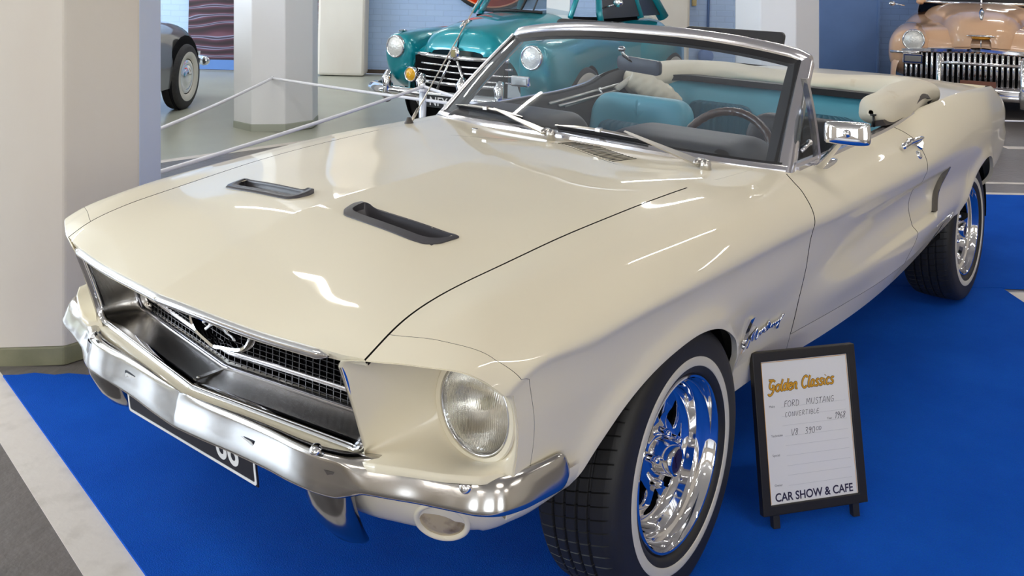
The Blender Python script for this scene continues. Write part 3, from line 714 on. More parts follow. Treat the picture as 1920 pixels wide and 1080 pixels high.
# cowl between bonnet and windscreen
WS_X = lambda y: -.655-.100*np.abs(y/.735)**4
def cowl():
    sp_ = np.concatenate([np.linspace(0, 1.999, 50), [2.0004], np.linspace(2.02, 2.995, 30)]); sv = np.concatenate([-sp_[::-1][:-1], sp_]); a = np.abs(sv)
    yy = np.interp(a, [0, 1, 2, 3], [0, .3, .645, .77])
    x0 = np.where(a < 1.9995, HOOD_REAR(yy)-.003, -.722); x1 = np.where(a < 2, np.minimum(WS_X(yy)-.06, x0-.01), -.84)
    u = np.linspace(0, 1, 40)[:, None]; X = x0+(x1-x0)*u; S = np.broadcast_to(a, X.shape)
    sg = np.where(sv < 0, -1., 1.)[None, :, None]; one = np.ones_like(sg); k = np.concatenate([one, sg, one], -1)
    P = surf(X, S)*k; N = surf_n(X, S)*k; nu, nv = X.shape
    F = [(i*nv+j, (i+1)*nv+j, (i+1)*nv+j+1, i*nv+j+1) for i in range(nu-1) for j in range(nv-1)]
    v = P.reshape(-1, 3); f = F[10]
    if np.cross(v[f[1]]-v[f[0]], v[f[2]]-v[f[0]])[2] < 0: F = [q[::-1] for q in F]
    return build('cowl_panel', v, F, PAINT, CAR, normals=N.reshape(-1, 3))
cowl()
# dark inner shell behind the panel gaps, wheel housings and floor pan
def shell():
    mb = MB()
    for side in (1, -1):
        for (xa, xb, s0, s1) in ((.80, -.50, 0.0, 2.35), (.46, -.50, 2.3, 5.8), (-.40, -2.30, 4.6, 9.7), (-1.6, -3.70, 3.6, 5.6)):
            x = np.linspace(xa, xb, 60)[:, None]; s = np.linspace(s0, s1, 30)[None, :]; x, s = np.broadcast_arrays(x, s)
            P = surf(x, s, side, details=False)-surf_n(x, s, side)*(.030+.05*smooth01((-1.0-x)/.3)*(s > 5))[..., None]
            mb.grid(P)
    return mb.obj('inner_body', DARK, CAR)
shell()
for side in (1, -1):
    for xc, yo in ((0, .74), (-2.745, .78)):
        mb = MB(); a = np.linspace(.07*PI, 1.02*PI, 40)
        P = np.array([[(xc+(.385 if (xc < 0 or math.cos(t) < 0) else .47)*math.cos(t), side*y, .34+.36*math.sin(t)) for t in a] for y in (.50, yo)])
        mb.grid(P); mb.add([(xc, side*.50, .34)]+[tuple(p) for p in P[0]], [(0, i+1, i+2) for i in range(len(a)-1)])
        mb.obj('wheel_housing', DARK, CAR)
mb = MB(); mb.box((-1.60, 0, .36), (2.6, 1.50, .02)); mb.obj('floor_pan', DARK, CAR, smooth=False)
mb = MB(); mb.box((-3.25, 0, .46), (.9, 1.2, .05)); mb.box((-2.95, 0, .86), (.25, 1.40, .03)); mb.obj('boot_floor', DARK, CAR, smooth=False)
mb = MB(); mb.box((.05, 0, .50), (1.1, .98, .30)); mb.obj('engine_bay', DARK, CAR, smooth=False)
# ================================================================ front end
def both(fn):
    a = fn(); b = mirrored(a)
    return a, b
LAMP_C = np.array([.648, .700, .655]); LAMP_R = .100
def fascia():
    P = [(.776, .500, .544), (.779, .527, .562), (.792, .525, .600), (.812, .524, .660), (.832, .522, .715), (.846, .520, .750), (.850, .530, .764)]
    sv = np.linspace(2.03, 7.95, 60); w = surf(wing_front(sv)-.0005, sv); n = surf_n(wing_front(sv)-.0005, sv)
    w = w-n*.0022
    P += [tuple(p) for p in w]
    P += [(.664, .790, .566), (.708, .767, .568), (.745, .708, .567), (.778, .629, .564), (.797, .575, .558), (.795, .540, .550)]
    P = np.array(P+[P[0]])
    L = np.concatenate([[0], np.cumsum(np.linalg.norm(np.diff(P, axis=0), axis=1))]); q = np.linspace(0, L[-1], 241)[:-1]
    O = np.stack([np.interp(q, L, P[:, k]) for k in range(3)], 1)
    ang = np.unwrap(np.arctan2(O[:, 2]-LAMP_C[2], O[:, 1]-LAMP_C[1]))
    # even the angles a little so the loft has no folds
    lin = np.linspace(ang[0], ang[0]+2*PI*np.sign(ang[-1]-ang[0]), 241)[:-1]
    a2 = .75*ang+.25*lin
    I = np.stack([np.full(240, LAMP_C[0]), LAMP_C[1]+LAMP_R*np.cos(a2), LAMP_C[2]+LAMP_R*np.sin(a2)], 1)
    rows = []
    for t in np.linspace(0, 1, 26):
        k = t; p = O*(1-k)+I*k
        tx = t**.92; p[:, 0] = O[:, 0]*(1-tx)+I[:, 0]*tx
        # rounded lip at the outside
        lip = math.exp(-(t/.05)**2); p[:, 0] += .004*lip
        rows.append(p)
    R = np.array(rows)
    for _ in range(260):       # relax the sheet between its fixed borders
        Q = (np.roll(R, 1, 1)+np.roll(R, -1, 1))*.25; Q[1:-1] += .25*(R[2:]+R[:-2]); R[1:-1] = Q[1:-1]
    lip = R[0].copy(); lip[:, 2] -= .016; lip[:, 0] -= .002; low = R[0][:, 2] < .575
    E = np.where(low[:, None], lip, R[0]-np.array([[.004, 0, 0]]))
    mb = MB(); mb.grid(np.concatenate([E[None], R]), closed_v=True)
    return mb.obj('headlamp_panel', PAINT, CAR)
both(fascia)
def headlamp():
    M = Matrix.Translation(tuple(LAMP_C)) @ Matrix.Rotation(-PI/2, 4, 'Z')    # local y -> car x
    mb = MB(); mb.lathe([(.104, -.012), (.104, .008), (.101, .011), (.091, .010), (.090, -.012)], M=M, n=72)
    ring = mb.obj('headlamp', PAINT, CAR, angle=30)
    mb = MB(); mb.lathe([(.0905, -.02), (.0905, .004), (.0888, .009), (.0865, .010), (.0845, .007), (.0838, -.004)], M=M, n=72)
    c = mb.obj('retaining_ring', CHROME, ring)
    mb = MB(); mb.lathe([(.0838, -.002), (.080, -.012), (.066, -.035), (.045, -.055), (.020, -.066), (0, -.068)], M=M, n=60)
    mb.obj('reflector', mat('reflector_silver', (.92, .91, .88), rough=.22, metal=1., bump=(34, .5, .006)), ring)
    mb = MB(); mb.lathe([(.0842, .004), (.079, .010), (.066, .017), (.045, .023), (.022, .0262), (0, .027)], M=M, n=60)
    mb.obj('lens', lens_mat(), ring)
    mb = MB(); mb.lathe([(0, -.02), (.010, -.022), (.010, -.045), (0, -.05)], M=M, n=20); mb.obj('bulb', mat('bulb_glass', (.9, .86, .7), rough=.1), ring)
    return ring
def lens_mat():
    if 'lens' in MATS: return MATS['lens']
    m = glass_mat('lens', (.86, .84, .80), .05); nt = m.node_tree; L = nt.links.new
    g = [n for n in nt.nodes if n.type == 'BSDF_GLOSSY'][0]; fr = [n for n in nt.nodes if n.type == 'FRESNEL'][0]; mx = [n for n in nt.nodes if n.type == 'MIX_SHADER'][0]
    tc = nt.nodes.new('ShaderNodeTexCoord'); w = nt.nodes.new('ShaderNodeTexWave'); w.bands_direction = 'Y'; w.inputs['Scale'].default_value = 80; w.inputs['Distortion'].default_value = .2
    b = nt.nodes.new('ShaderNodeBump'); b.inputs['Strength'].default_value = .5; b.inputs['Distance'].default_value = .003
    L(tc.outputs['Object'], w.inputs['Vector']); L(w.outputs[1], b.inputs['Height']); L(b.outputs[0], g.inputs['Normal']); L(b.outputs[0], fr.inputs['Normal'])
    d = nt.nodes.new('ShaderNodeBsdfRefraction'); d.inputs['IOR'].default_value = 1.12; d.inputs['Roughness'].default_value = .08; d.inputs[0].default_value = (.93, .92, .89, 1); L(b.outputs[0], d.inputs['Normal'])
    L(d.outputs[0], mx.inputs[1])
    return m
def dup_mirror_tree(o):
    r = mirrored(o)
    for ch in list(o.children): mirrored(ch, r)
    return r
hl = headlamp(); dup_mirror_tree(hl)
# grille: mouldings, recessed steel pocket, mesh, corral badge
GV = lambda y, x0, k: x0-k*np.abs(y)/.5
def grille():
    yb = np.concatenate([np.linspace(-.478, 0, 40), np.linspace(0, .478, 40)[1:]])
    bottom = np.stack([.830-.058*np.abs(yb)/.48, yb, .5495+.004*np.abs(yb)/.48], 1)
    def corner(s):
        a = np.linspace(-PI/2, 0, 12)[1:]; c = np.stack([.772+.010*(a+PI/2)/(PI/2), s*(.478+.040*np.cos(a)), .5925+.039*np.sin(a)], 1)
        up = np.stack([np.linspace(.786, .842, 20), s*np.linspace(.518, .515, 20), np.linspace(.606, .748, 20)], 1)
        return np.concatenate([c, up])
    near, far = corner(1), corner(-1)
    path = np.concatenate([far[::-1], bottom, near])
    T = np.gradient(path, axis=0); T /= np.linalg.norm(T, axis=1)[:, None]
    fwd = np.array([1., 0, .04]); U = np.cross(T, fwd); U /= np.linalg.norm(U, axis=1)[:, None]; W = np.cross(U, T)
    # U points to the outside of the opening; W forward
    prof = [(.011, -.012), (.011, -.003), (.0085, .004), (.004, .0075), (0, .005), (-.002, .001), (-.004, .002), (-.006, -.001), (-.007, -.012)]
    mb = MB(); mb.sweep(path, prof, U, W)
    root = mb.obj('grille', CHROME, CAR, angle=50)
    # recessed pocket: loft from the moulding back to the mesh
    ins = np.stack([path[:, 0]-.004, path[:, 1], path[:, 2]], 1)-U*.006
    def ring(dx, sy, zf, ztop=.752):
        y = path[:, 1]*sy; z = ztop-(ztop-path[:, 2])*zf
        return np.stack([path[:, 0]-dx, y, z], 1)
    rows = [ins, ring(.020, .985, .975), ring(.050, .965, .95), ring(.075, .945, .93), ring(.090, .925, .90), ring(.096, .905, .865), ring(.099, .90, .85)]
    mb = MB(); mb.grid(np.array(rows)); mb.obj('grille_pocket', STEEL, root)
    # bright bead along the pocket's inner fold, and the bar under the mesh
    def bead(dx, sy, zf, w, m, nm):
        p = ring(dx, sy, zf); t = np.gradient(p, axis=0); t /= np.linalg.norm(t, axis=1)[:, None]; u = np.cross(t, fwd); u /= np.linalg.norm(u, axis=1)[:, None]; ww = np.cross(u, t)
        mb = MB(); mb.sweep(p, [(w, -.006), (w, .002), (w*.4, .006), (-w*.4, .006), (-w, .002), (-w, -.006)], u, ww); return mb.obj(nm, m, root, angle=50)
    bead(.086, .925, .905, .0035, STAINLESS, 'fold_bead')
    bead(.094, .868, .745, .0075, STAINLESS, 'mesh_border')
    # wire mesh
    mb = MB(); zt = .775; zb = .575
    xm = lambda y: .731-.060*abs(y)/.48
    for k in range(-23, 24):
        y = k*.0205
        if abs(y) < .47: mb.box((xm(y), y, (zt+zb)/2), (.010, .0017, zt-zb))
    for k in range(17):
        z = zb+.006+k*.0118
        for s in (-1, 1):
            p = np.array([(xm(0)+.001, 0, z), (xm(.47)+.001, s*.47, z)]); mb.sweep(p, [(-.0045, -.0008), (.0045, -.0008), (.0045, .0008), (-.0045, .0008)], (1, 0, 0), (0, 0, 1))
    mb.obj('mesh', mat('mesh_wire', (.085, .08, .08), rough=.35, metal=1.), root, smooth=False)
    mb = MB()
    for s in (-1, 1): mb.add([(xm(0)-.02, 0, .53), (xm(.5)-.02, s*.51, .53), (xm(.5)-.02, s*.51, .78), (xm(0)-.02, 0, .78)], [(0, 1, 2, 3)])
    mb.obj('dark_backing', DARK, root, smooth=False)
    # centre strap with its screw
    mb = MB(); mb.box((.786, .0, .5635), (.080, .012, .004), M=Matrix.Rotation(0, 4, 'Y')); mb.sphere((.815, 0, .5655), (.005, .005, .003)); mb.obj('centre_strap', STEEL, root, smooth=False)
    # corral badge
    pts = [(-.118, .708), (-.118, .668), (-.098, .640), (-.02, .626), (0, .624), (.02, .626), (.098, .640), (.118, .668), (.118, .708), (.11, .722), (-.11, .722)]
    c = spline(np.array(pts+[pts[0]]), 90)[:-1]
    path3 = np.stack([.768-.05*np.abs(c[:, 0])/.4, c[:, 0]-.008, c[:, 1]], 1)
    t = np.roll(path3, -1, 0)-np.roll(path3, 1, 0); t /= np.linalg.norm(t, axis=1)[:, None]; u = np.cross(t, [1., 0, 0]); u /= np.linalg.norm(u, axis=1)[:, None]
    mb = MB(); mb.sweep(path3, [(.007, -.016), (.008, .004), (.004, .009), (-.002, .007), (-.005, -.016)], u, (1., 0, 0), closed=True)
    badge = mb.obj('corral_badge', CHROME, root, angle=50)
    # galloping horse, nose to the viewer's left: relief plate
    H = [(-.072, .693), (-.068, .700), (-.055, .706), (-.046, .713), (-.043, .719), (-.038, .713), (-.028, .704), (-.016, .698), (.0, .697), (.016, .699), (.028, .697), (.037, .690), (.052, .691), (.066, .687), (.077, .679), (.066, .681), (.052, .683), (.040, .680),
         (.044, .671), (.060, .665), (.070, .656), (.064, .654), (.053, .661), (.036, .665), (.028, .671), (.012, .676), (-.004, .675), (-.016, .670), (-.030, .661), (-.044, .652), (-.052, .654), (-.038, .664), (-.030, .671), (-.044, .671), (-.058, .664), (-.064, .668), (-.050, .677), (-.036, .680), (-.038, .688), (-.048, .694), (-.060, .690), (-.068, .688)]
    H = spline(np.array([(y, z) for y, z in H]+[H[0]]), 150)[:-1]
    mb = MB(); prism(mb, [tuple(p) for p in H], [], .0, .010, lambda a, b, t: (.760+t*1.2-.06*abs(a)/.5, a-.006, b-.006))
    mb.obj('running_horse', CHROME, badge, bevel=.0022)
    return root
grille()
# bonnet lip moulding: bright strip under the leading edge
y = np.concatenate([np.linspace(-.500, 0, 40), np.linspace(0, .500, 40)[1:]])
xf = hood_front(y); zf_ = np.array([surf(a-.001, np.interp(abs(b), [0, .3, .59], [0, 1, 2]))[2] for a, b in zip(xf, y)])
p = np.stack([xf+.001, y, zf_-.010], 1); sc = np.clip((.506-np.abs(y))/.03, .15, 1)
mb = MB(); prof = np.array([(-.018, .007), (-.002, .008), (.005, .004), (.008, -.003), (.005, -.010), (-.004, -.013), (-.018, -.011)])
mb.sweep(p, prof[None]*sc[:, None, None], (1, 0, 0), (0, 0, 1)); mb.obj('bonnet_moulding', CHROME, CAR, angle=60)
# painted stone panel under the grille
yb = np.linspace(-.56, .56, 81); a = np.abs(yb)
rows = [np.stack([.822-.058*a/.48+dx, yb, np.full_like(yb, z)], 1) for dx, z in ((-.01, .543), (.014, .5425), (.027, .5405), (.032, .535), (.031, .522), (.022, .505), (-.0, .49))]
mb = MB(); mb.grid(np.array(rows)); mb.obj('stone_panel', PAINT, CAR)
# bumper
HB = np.array([(.877, 0), (.870, .1), (.860, .2), (.854, .3), (.853, .38), (.846, .45), (.830, .505), (.809, .555), (.786, .61), (.764, .66), (.742, .720), (.721, .772), (.693, .804), (.65, .822), (.60, .830), (.545, .836), (.505, .838)])
hb = spline(HB, 150); path = np.concatenate([(hb*[1, -1])[::-1][:-1], hb]); path[:, 0] += .035*smooth01((-path[:, 1]-.50)/.28); path = np.column_stack([path, np.zeros(len(path))])
T = np.gradient(path, axis=0); T /= np.linalg.norm(T, axis=1)[:, None]; U = np.cross(T, [0, 0, 1.]); U *= np.sign(U[:, :1]*.9+U[:, 1:2]*path[:, 1:2])
ay = np.abs(path[:, 1]); endk = smooth01((ay-.49)/.075); side = smooth01((.72-path[:, 0])/.16)*(ay > .6)
L = np.concatenate([[0], np.cumsum(np.linalg.norm(np.diff(path, axis=0), axis=1))]); tip = np.clip(np.minimum(L, L[-1]-L)/.045, 0, 1); tip = np.sqrt(np.clip(1-(1-tip)**2, 0.02, 1))
secC = np.array([(-.095, .546), (-.060, .549), (-.036, .548), (-.022, .543), (-.015, .534), (-.012, .523), (-.008, .510), (-.003, .497), (.000, .488), (-.001, .481), (-.007, .477), (-.022, .476), (-.045, .480), (-.075, .53)])
secE = np.array([(-.060, .530), (-.048, .545), (-.036, .555), (-.027, .553), (-.019, .545), (-.011, .530), (-.005, .514), (.000, .502), (.001, .496), (-.002, .491), (-.009, .488), (-.021, .488), (-.036, .491), (-.056, .54)])
bk = np.interp(ay, [0, .3, .45, .6], [.015, .028, .038, .05])
SC_ = np.array([(-1, .505, 1), (-1, .53, 1), (-1, .545, 1), (-.93, .5495, 1), (-.022, .549, 2), (-.014, .546, 0), (-.0105, .536, 0), (-.008, .520, 0), (-.004, .500, 0), (.000, .480, 0), (-.001, .474, 0), (-.007, .471, 0), (-.020, .471, 0), (-.030, .480, 0)])
secC = np.stack([np.stack([np.where(SC_[:, 2] == 1, SC_[:, 0]*b_, np.where(SC_[:, 2] == 2, -.014-(b_-.014)*.35, SC_[:, 0])), SC_[:, 1]], 1) for b_ in bk])
sec = secC*(1-endk)[:, None, None]+secE[None]*endk[:, None, None]
sec[..., 1] += (path[:, 1]*.010/.8-.002)[:, None]
sec[..., 0] *= (1-.45*side)[:, None]
mid = np.stack([np.full(len(path), -.028), np.full(len(path), .534)], 1)[:, None, :]
sec = mid+(sec-mid)*np.stack([.4+.6*tip, tip], 1)[:, None, :]
mb = MB(); mb.sweep(path, sec, U, (0, 0, 1.)); bumper = mb.obj('front_bumper', CHROME_SOFT, CAR)
mb = MB()
for (x, y_, z) in ((.846, .442, .555), (.730, .738, .541)):
    for s in (1, -1):
        mb = MB(); n = Vector((.55, s*.15, .8)) if y_ < .6 else Vector((.72, s*.5, .45))
        M = Matrix.Translation((x-.010, s*y_, z-.002+s*.004)) @ n.to_track_quat('Y', 'Z').to_matrix().to_4x4()
        mb.lathe([(.0125, 0), (.0125, .002), (.011, .005), (.007, .0075), (0, .0085)], M=M, n=24); mb.obj('bumper_bolt', CHROME, bumper)
# lower guards
def guard():
    mb = MB(); rows = []
    for z, x, w, d in ((.525, .836, .062, .03), (.485, .840, .066, .034), (.44, .832, .066, .036), (.39, .806, .062, .034), (.355, .776, .052, .030), (.338, .748, .036, .02)):
        rows.append([(x-d+d*math.cos(a)*1.0, .445+w*math.sin(a), z) for a in np.linspace(-PI/2*1.25, PI/2*1.25, 17)])
    mb.grid(np.array(rows)); mb.F.append(tuple(range(len(rows[0])*5, len(rows[0])*6))); mb.M.append(0)
    return mb.obj('bumper_guard', mat('dark_chrome', (.30, .30, .31), rough=.14, metal=1.), CAR)
both(guard)
# valance with round parking lamps
def val_x(y): return np.interp(np.abs(y), [0, .2, .4, .52, .62, .70, .745, .765], [.800, .795, .780, .755, .722, .680, .640, .600])
def valance():
    yy = np.linspace(0, .745, 60); rows = []
    pl = np.stack([val_x(yy), yy], 1); sd = spline(np.array([(.640, .752), (.60, .782), (.56, .796), (.50, .803), (.452, .806)]), 24)[1:]
    pl = spline(np.concatenate([pl[::4], sd[::4]]), 100)
    t = np.gradient(pl, axis=0); n = np.stack([-t[:, 1], t[:, 0]], 1); n /= np.linalg.norm(n, axis=1)[:, None]; n *= np.sign(n[:, :1]+n[:, 1:])
    zb = np.interp(pl[:, 1]+(pl[:, 1] > .72)*(.64-pl[:, 0]), [0, .5, .66, .72, .80, .95], [.385, .385, .392, .400, .415, .432])
    for k, (o, q) in enumerate(((0.020, 0), (.018, .2), (.010, .42), (-.006, .65), (-.026, .85), (-.040, .95), (-.052, 1.), (-.075, 1.02))):
        z = .52+(zb-.52)*q; rows.append(np.stack([pl[:, 0]+n[:, 0]*o, pl[:, 1]+n[:, 1]*o, z], 1))
    R = np.array(rows); mb = MB(); mb.grid(R); mb.grid((R*[1, -1, 1])[:, ::-1]); return mb.obj('front_valance', PAINT, CAR)
valance()
def parking_lamp():
    n = Vector((.74, .44, -.42)).normalized(); M = Matrix.Translation((.694, .655, .432)) @ n.to_track_quat('Y', 'Z').to_matrix().to_4x4()
    mb = MB(); mb.lathe([(.058, -.03), (.057, .000), (.053, .003), (.047, .002), (.045, -.004)], M=M, n=48); r = mb.obj('parking_lamp', PAINT, CAR)
    mb = MB(); mb.lathe([(.046, -.003), (.04, -.001), (.02, .001), (0, .0015)], M=M, n=40); mb.obj('lens', mat('parking_lens', srgb(188, 170, 132), rough=.15, coat=.3, noise=(30, srgb(120, 100, 62), .5, .75)), r); return r
pk = parking_lamp(); dup_mirror_tree(pk)
# number plate under the bumper
pl = MB(); Mp = Matrix.Translation((.842, 0, .466)) @ Matrix.Rotation(math.radians(8), 4, 'Y')
pl.box((0, 0, 0), (.004, .52, .105), M=Mp, bev=.0015); plate = pl.obj('number_plate', mat('plate_black', srgb(16, 18, 34), rough=.35), CAR, smooth=False)
mb = MB(); o_, i_ = rrect(.514, .099, .008), rrect(.502, .087, .006)
prism(mb, o_, [i_], .0018, .0032, lambda a, b, t: tuple(Mp @ Vector((t, a, b)))); mb.obj('plate_border', mat('plate_white', srgb(232, 232, 232), rough=.4), plate, smooth=False)
def text_mesh(name, s, size, m, parent, M, font_shear=0., extrude=.0006, align='CENTER', bold=0., sx=1., spacing=1.):
    c = bpy.data.curves.new(name, 'FONT'); c.body = s; c.size = size; c.align_x = align; c.align_y = 'CENTER'; c.extrude = extrude; c.shear = font_shear; c.offset = bold; c.space_character = spacing
    o = bpy.data.objects.new(name, c); COL.objects.link(o); dg = bpy.context.evaluated_depsgraph_get()
    me = bpy.data.meshes.new_from_object(o.evaluated_get(dg)); bpy.data.objects.remove(o)
    r = bpy.data.objects.new(name, me); me.materials.clear(); me.materials.append(m); link(r, parent)
    me.transform(M @ Matrix.Diagonal((sx, 1, 1, 1))); return r
TXT = Matrix(((0, 0, 1, 0), (1, 0, 0, 0), (0, 1, 0, 0), (0, 0, 0, 1)))     # text x -> car y, text y -> z, facing +x
text_mesh('plate_number', '66', .095, MATS['plate_white'], plate, Mp @ Matrix.Translation((.0022, .155, -.002)) @ TXT, bold=.0016, sx=.92)
# air scoops in the bonnet
def scoop():
    mb = MB(); x0, x1 = SCOOP_X; y0, y1 = SCOOP_Y
    def top(x, y): return surf(np.array(x), np.interp(y, [0, .3, .6], [0, 1, 2]))[2]
    ol = [(x1, y0+.028), (x1+.001, y1-.07), (x1-.006, y1-.028), (x1-.030, y1-.004), (x0-.002, y1+.008), (x0-.004, y1-.008), (x0+.004, y0+.024), (x0+.006, y0+.006), (x0+.030, y0-.003), (x1-.022, y0+.004)]
    inr = [(x1-.028, y0+.034), (x1-.027, y1-.07), (x1-.034, y1-.040), (x1-.050, y1-.020), (x0+.002, y1-.004), (x0+.001, y1-.016), (x0+.006, y0+.032), (x0+.010, y0+.020), (x0+.030, y0+.016), (x1-.036, y0+.020)]
    O = np.array(ol); I = np.array(inr)
    def dens(P, k=9):
        out = []
        for a, b in zip(P, np.roll(P, -1, 0)):
            out += [a+(b-a)*t for t in np.arange(k)/k]
        P = np.array(out)
        for _ in range(4): P = .25*np.roll(P, 1, 0)+.5*P+.25*np.roll(P, -1, 0)
        return P
    O = dens(O); I = dens(I)
    zO = np.array([top(a, b) for a, b in O]); zI = np.array([top(a, b) for a, b in I])
    fr = lambda x: np.clip((x-x0)/(x1-x0), 0, 1)
    # plate rises slightly at the inner end, the cavity drops behind the front lip
    inn = np.clip(1-(O[:, 1]-y0)/.05, 0, 1); innI = np.clip(1-(I[:, 1]-y0-.02)/.05, 0, 1)
    r0 = np.column_stack([O, zO-.003]); rear = lambda P: smooth01((x0+.016-P[:, 0])/.012)*smooth01((P[:, 1]-y0-.035)/.02)*smooth01((y1-.012-P[:, 1])/.02)
    r1 = np.column_stack([O, zO+.003-.0024*rear(O)+.010*inn*(1-fr(O[:, 0]))]); r2 = np.column_stack([I, zI+.0035-.004*rear(I)+.010*innI*(1-fr(I[:, 0]))])
    r3 = np.column_stack([I, zI-.006]); r4 = np.column_stack([I*[1, 1]+(np.array([[.455, .25]])-I)*.12, zI-.030])
    mb.grid(np.array([r0, r1, r2, r3, r4]), closed_v=True); n0 = mb.n-len(I)
    mb.F.append(tuple(n0+k for k in range(len(I)))); mb.M.append(0)
    return mb.obj('bonnet_scoop', mat('scoop_black', srgb(62, 60, 64), rough=.38), CAR, angle=35)
sc_l = scoop(); mirrored(sc_l)
# ================================================================ wheels
TYRE_PROF = []
def wheel(name, loc, steer=0., flip=1):
    R = .3262
    Mx = Matrix.Translation(loc) @ Matrix.Rotation(steer, 4, 'Z') @ (Matrix.Identity(4) if flip > 0 else Matrix.Rotation(PI, 4, 'Z'))
    # local y = outward (car +y for the left side); profile (radius, y) with y=0 at the rim lip plane
    rim_prof = [(.150, -.19), (.188, -.185), (.205, -.19), (.205, -.02), (.2065, -.006), (.2065, .000), (.2035, .0035), (.1985, .0025), (.1955, -.003), (.1935, -.014), (.190, -.024), (.186, -.029), (.180, -.031), (.174, -.036), (.171, -.044), (.168, -.060), (.163, -.072), (.157, -.078), (.150, -.079)]
    mb = MB(); mb.lathe(rim_prof, n=120)
    rim = mb.obj(name, CHROME, CAR, angle=40); rim.matrix_local = Mx
    # disc with rounded triangular windows
    def ring_y(r): return np.interp(r, [.0, .045, .060, .072, .085, .115, .140, .152], [-.052, -.052, -.054, -.058, -.062, -.058, -.068, -.079])
    mb = MB(); N = 8
    for k in range(N):
        a0 = k*2*PI/N+math.radians(140); half = PI/N
        outer = [(.0, -half), (.0, half), (1., half), (1., -half)]
        # region in (t, angle): t 0..1 for radius .04...153
        def hole():
            pts = []
            for (r, a) in ((.082, -.29), (.082, .29), (.092, .365), (.103, .33), (.138, .08), (.144, 0), (.138, -.08), (.103, -.33), (.092, -.365)):
                if k % 2: r = .226-r; a = a*.92
                pts.append(((r-.040)/.113, a))
            P = np.array(pts); out = []
            for q0, q1 in zip(P, np.roll(P, -1, 0)): out += [q0+(q1-q0)*t for t in np.arange(4)/4]
            P = np.array(out)
            for _ in range(3): P = .25*np.roll(P, 1, 0)+.5*P+.25*np.roll(P, -1, 0)
            return [tuple(p) for p in P]
        h = hole()
        ob = [(0, a) for a in np.linspace(-half, half, 7)]+[(t, half) for t in np.linspace(0, 1, 12)[1:]]+[(1, a) for a in np.linspace(half, -half, 9)[1:]]+[(t, -half) for t in np.linspace(1, 0, 12)[1:-1]]
        inn = [(t, a) for t in np.linspace(.08, .94, 11) for a in np.linspace(-half*.85, half*.85, 9)]
        def ins(p, poly):
            c = False; j = len(poly)-1
            for i in range(len(poly)):
                (x1, y1), (x2, y2) = poly[i], poly[j]
                if (y1 > p[1]) != (y2 > p[1]) and p[0] < (x2-x1)*(p[1]-y1)/(y2-y1)+x1: c = not c
                j = i
            return c
        inn = [p for p in inn if not ins(p, h)]
        v, F = cdt(ob, [h], inn)
        def m3(t, a, dy=0.): r = .040+.113*t; return (r*math.cos(a0+a), float(ring_y(r))+dy, r*math.sin(a0+a))
        mb.add([m3(t, a) for t, a in v], F)
        n = len(h); rows = [[m3(t, a) for t, a in h], [m3(t*.97+.015, a*.93, -.006) for t, a in h], [m3(t*.97+.015, a*.93, -.02) for t, a in h]]
        mb.grid(np.array(rows), closed_v=True)
    disc = mb.obj('spoke_disc', CHROME, rim, angle=50)
    mb = MB(); mb.lathe([(.0, -.10), (.165, -.10)], n=40); mb.obj('brake_drum', DARK, rim)
    # centre cap and lug nuts
    mb = MB(); mb.lathe([(.045, -.056), (.044, -.045), (.040, -.030), (.0375, -.012), (.0345, -.006), (.030, -.0045), (.028, -.0075), (.0275, -.008)], n=48); cap = mb.obj('centre_cap', CHROME, rim, angle=40)
    mb = MB(); mb.lathe([(.0, -.0078), (.028, -.0078)], n=40); mb.box((0.001, -.0068, 0), (.007, .002, .030)); mb.box((-.004, -.0068, .004), (.004, .002, .022)); mb.box((.006, -.0068, .006), (.004, .002, .014)); mb.obj('cap_emblem', mat('emblem_dark', srgb(40, 28, 60), rough=.3), rim, smooth=False)
    o = None
    for k in range(5):
        a = k*2*PI/5+.3; mb = MB(); mb.lathe([(.0105, -.060), (.0105, -.040), (.0095, -.030), (.007, -.026), (0, -.025)], M=Matrix.Translation((.062*math.cos(a), 0, .060*math.sin(a))), n=12); mb.obj('lug_nut', CHROME, rim, angle=35)
    # tyre: sidewall, whitewall, tread with grooves
    ty = [(.198, -.175), (.205, -.192), (.225, -.208), (.255, -.216), (.285, -.214), (.305, -.204), (.317, -.190)]
    gro = []
    yt = np.linspace(-.182, -.020, 34); 
    for q in yt:
        crown = R-.0060*((q+.101)/.081)**2-.0010
        g = min(abs(q-c) for c in (-.148, -.117, -.085, -.054)); gro.append((crown-(.0065 if g < .0032 else 0), q))
    # finer samples across the grooves
    gg = []
    for q in np.linspace(-.184, -.018, 120):
        crown = R-.0050*((q+.101)/.083)**2-.0008
        g = min(abs(q-c) for c in (-.148, -.117, -.085, -.054)); gg.append((crown-.0065*float(smooth01((.0048-g)/.0022)), q))
    side_ = [(.3175, -.011), (.3130, -.002), (.3050, .0055), (.2950, .0095), (.2850, .0112), (.2700, .0120), (.2560, .0125), (.2500, .0126)]
    ww = [(.2475, .0140), (.2460, .0146), (.2300, .0146), (.2285, .0140)]
    inn = [(.2275, .0120), (.2200, .0100), (.2130, .0060), (.2090, .0015), (.2060, -.006), (.199, -.016)]
    prof = ty+gg+side_+ww+inn
    mis = [0]*(len(ty)+len(gg)+len(side_)-1)+[1]*(len(ww)+1)+[0]*(len(inn)-1)
    mb = MB(); mb.lathe(prof, n=144, mis=mis)
    t = mb.obj('tyre', None, rim, mats=[TREAD, WHITEWALL], angle=40)
    return rim
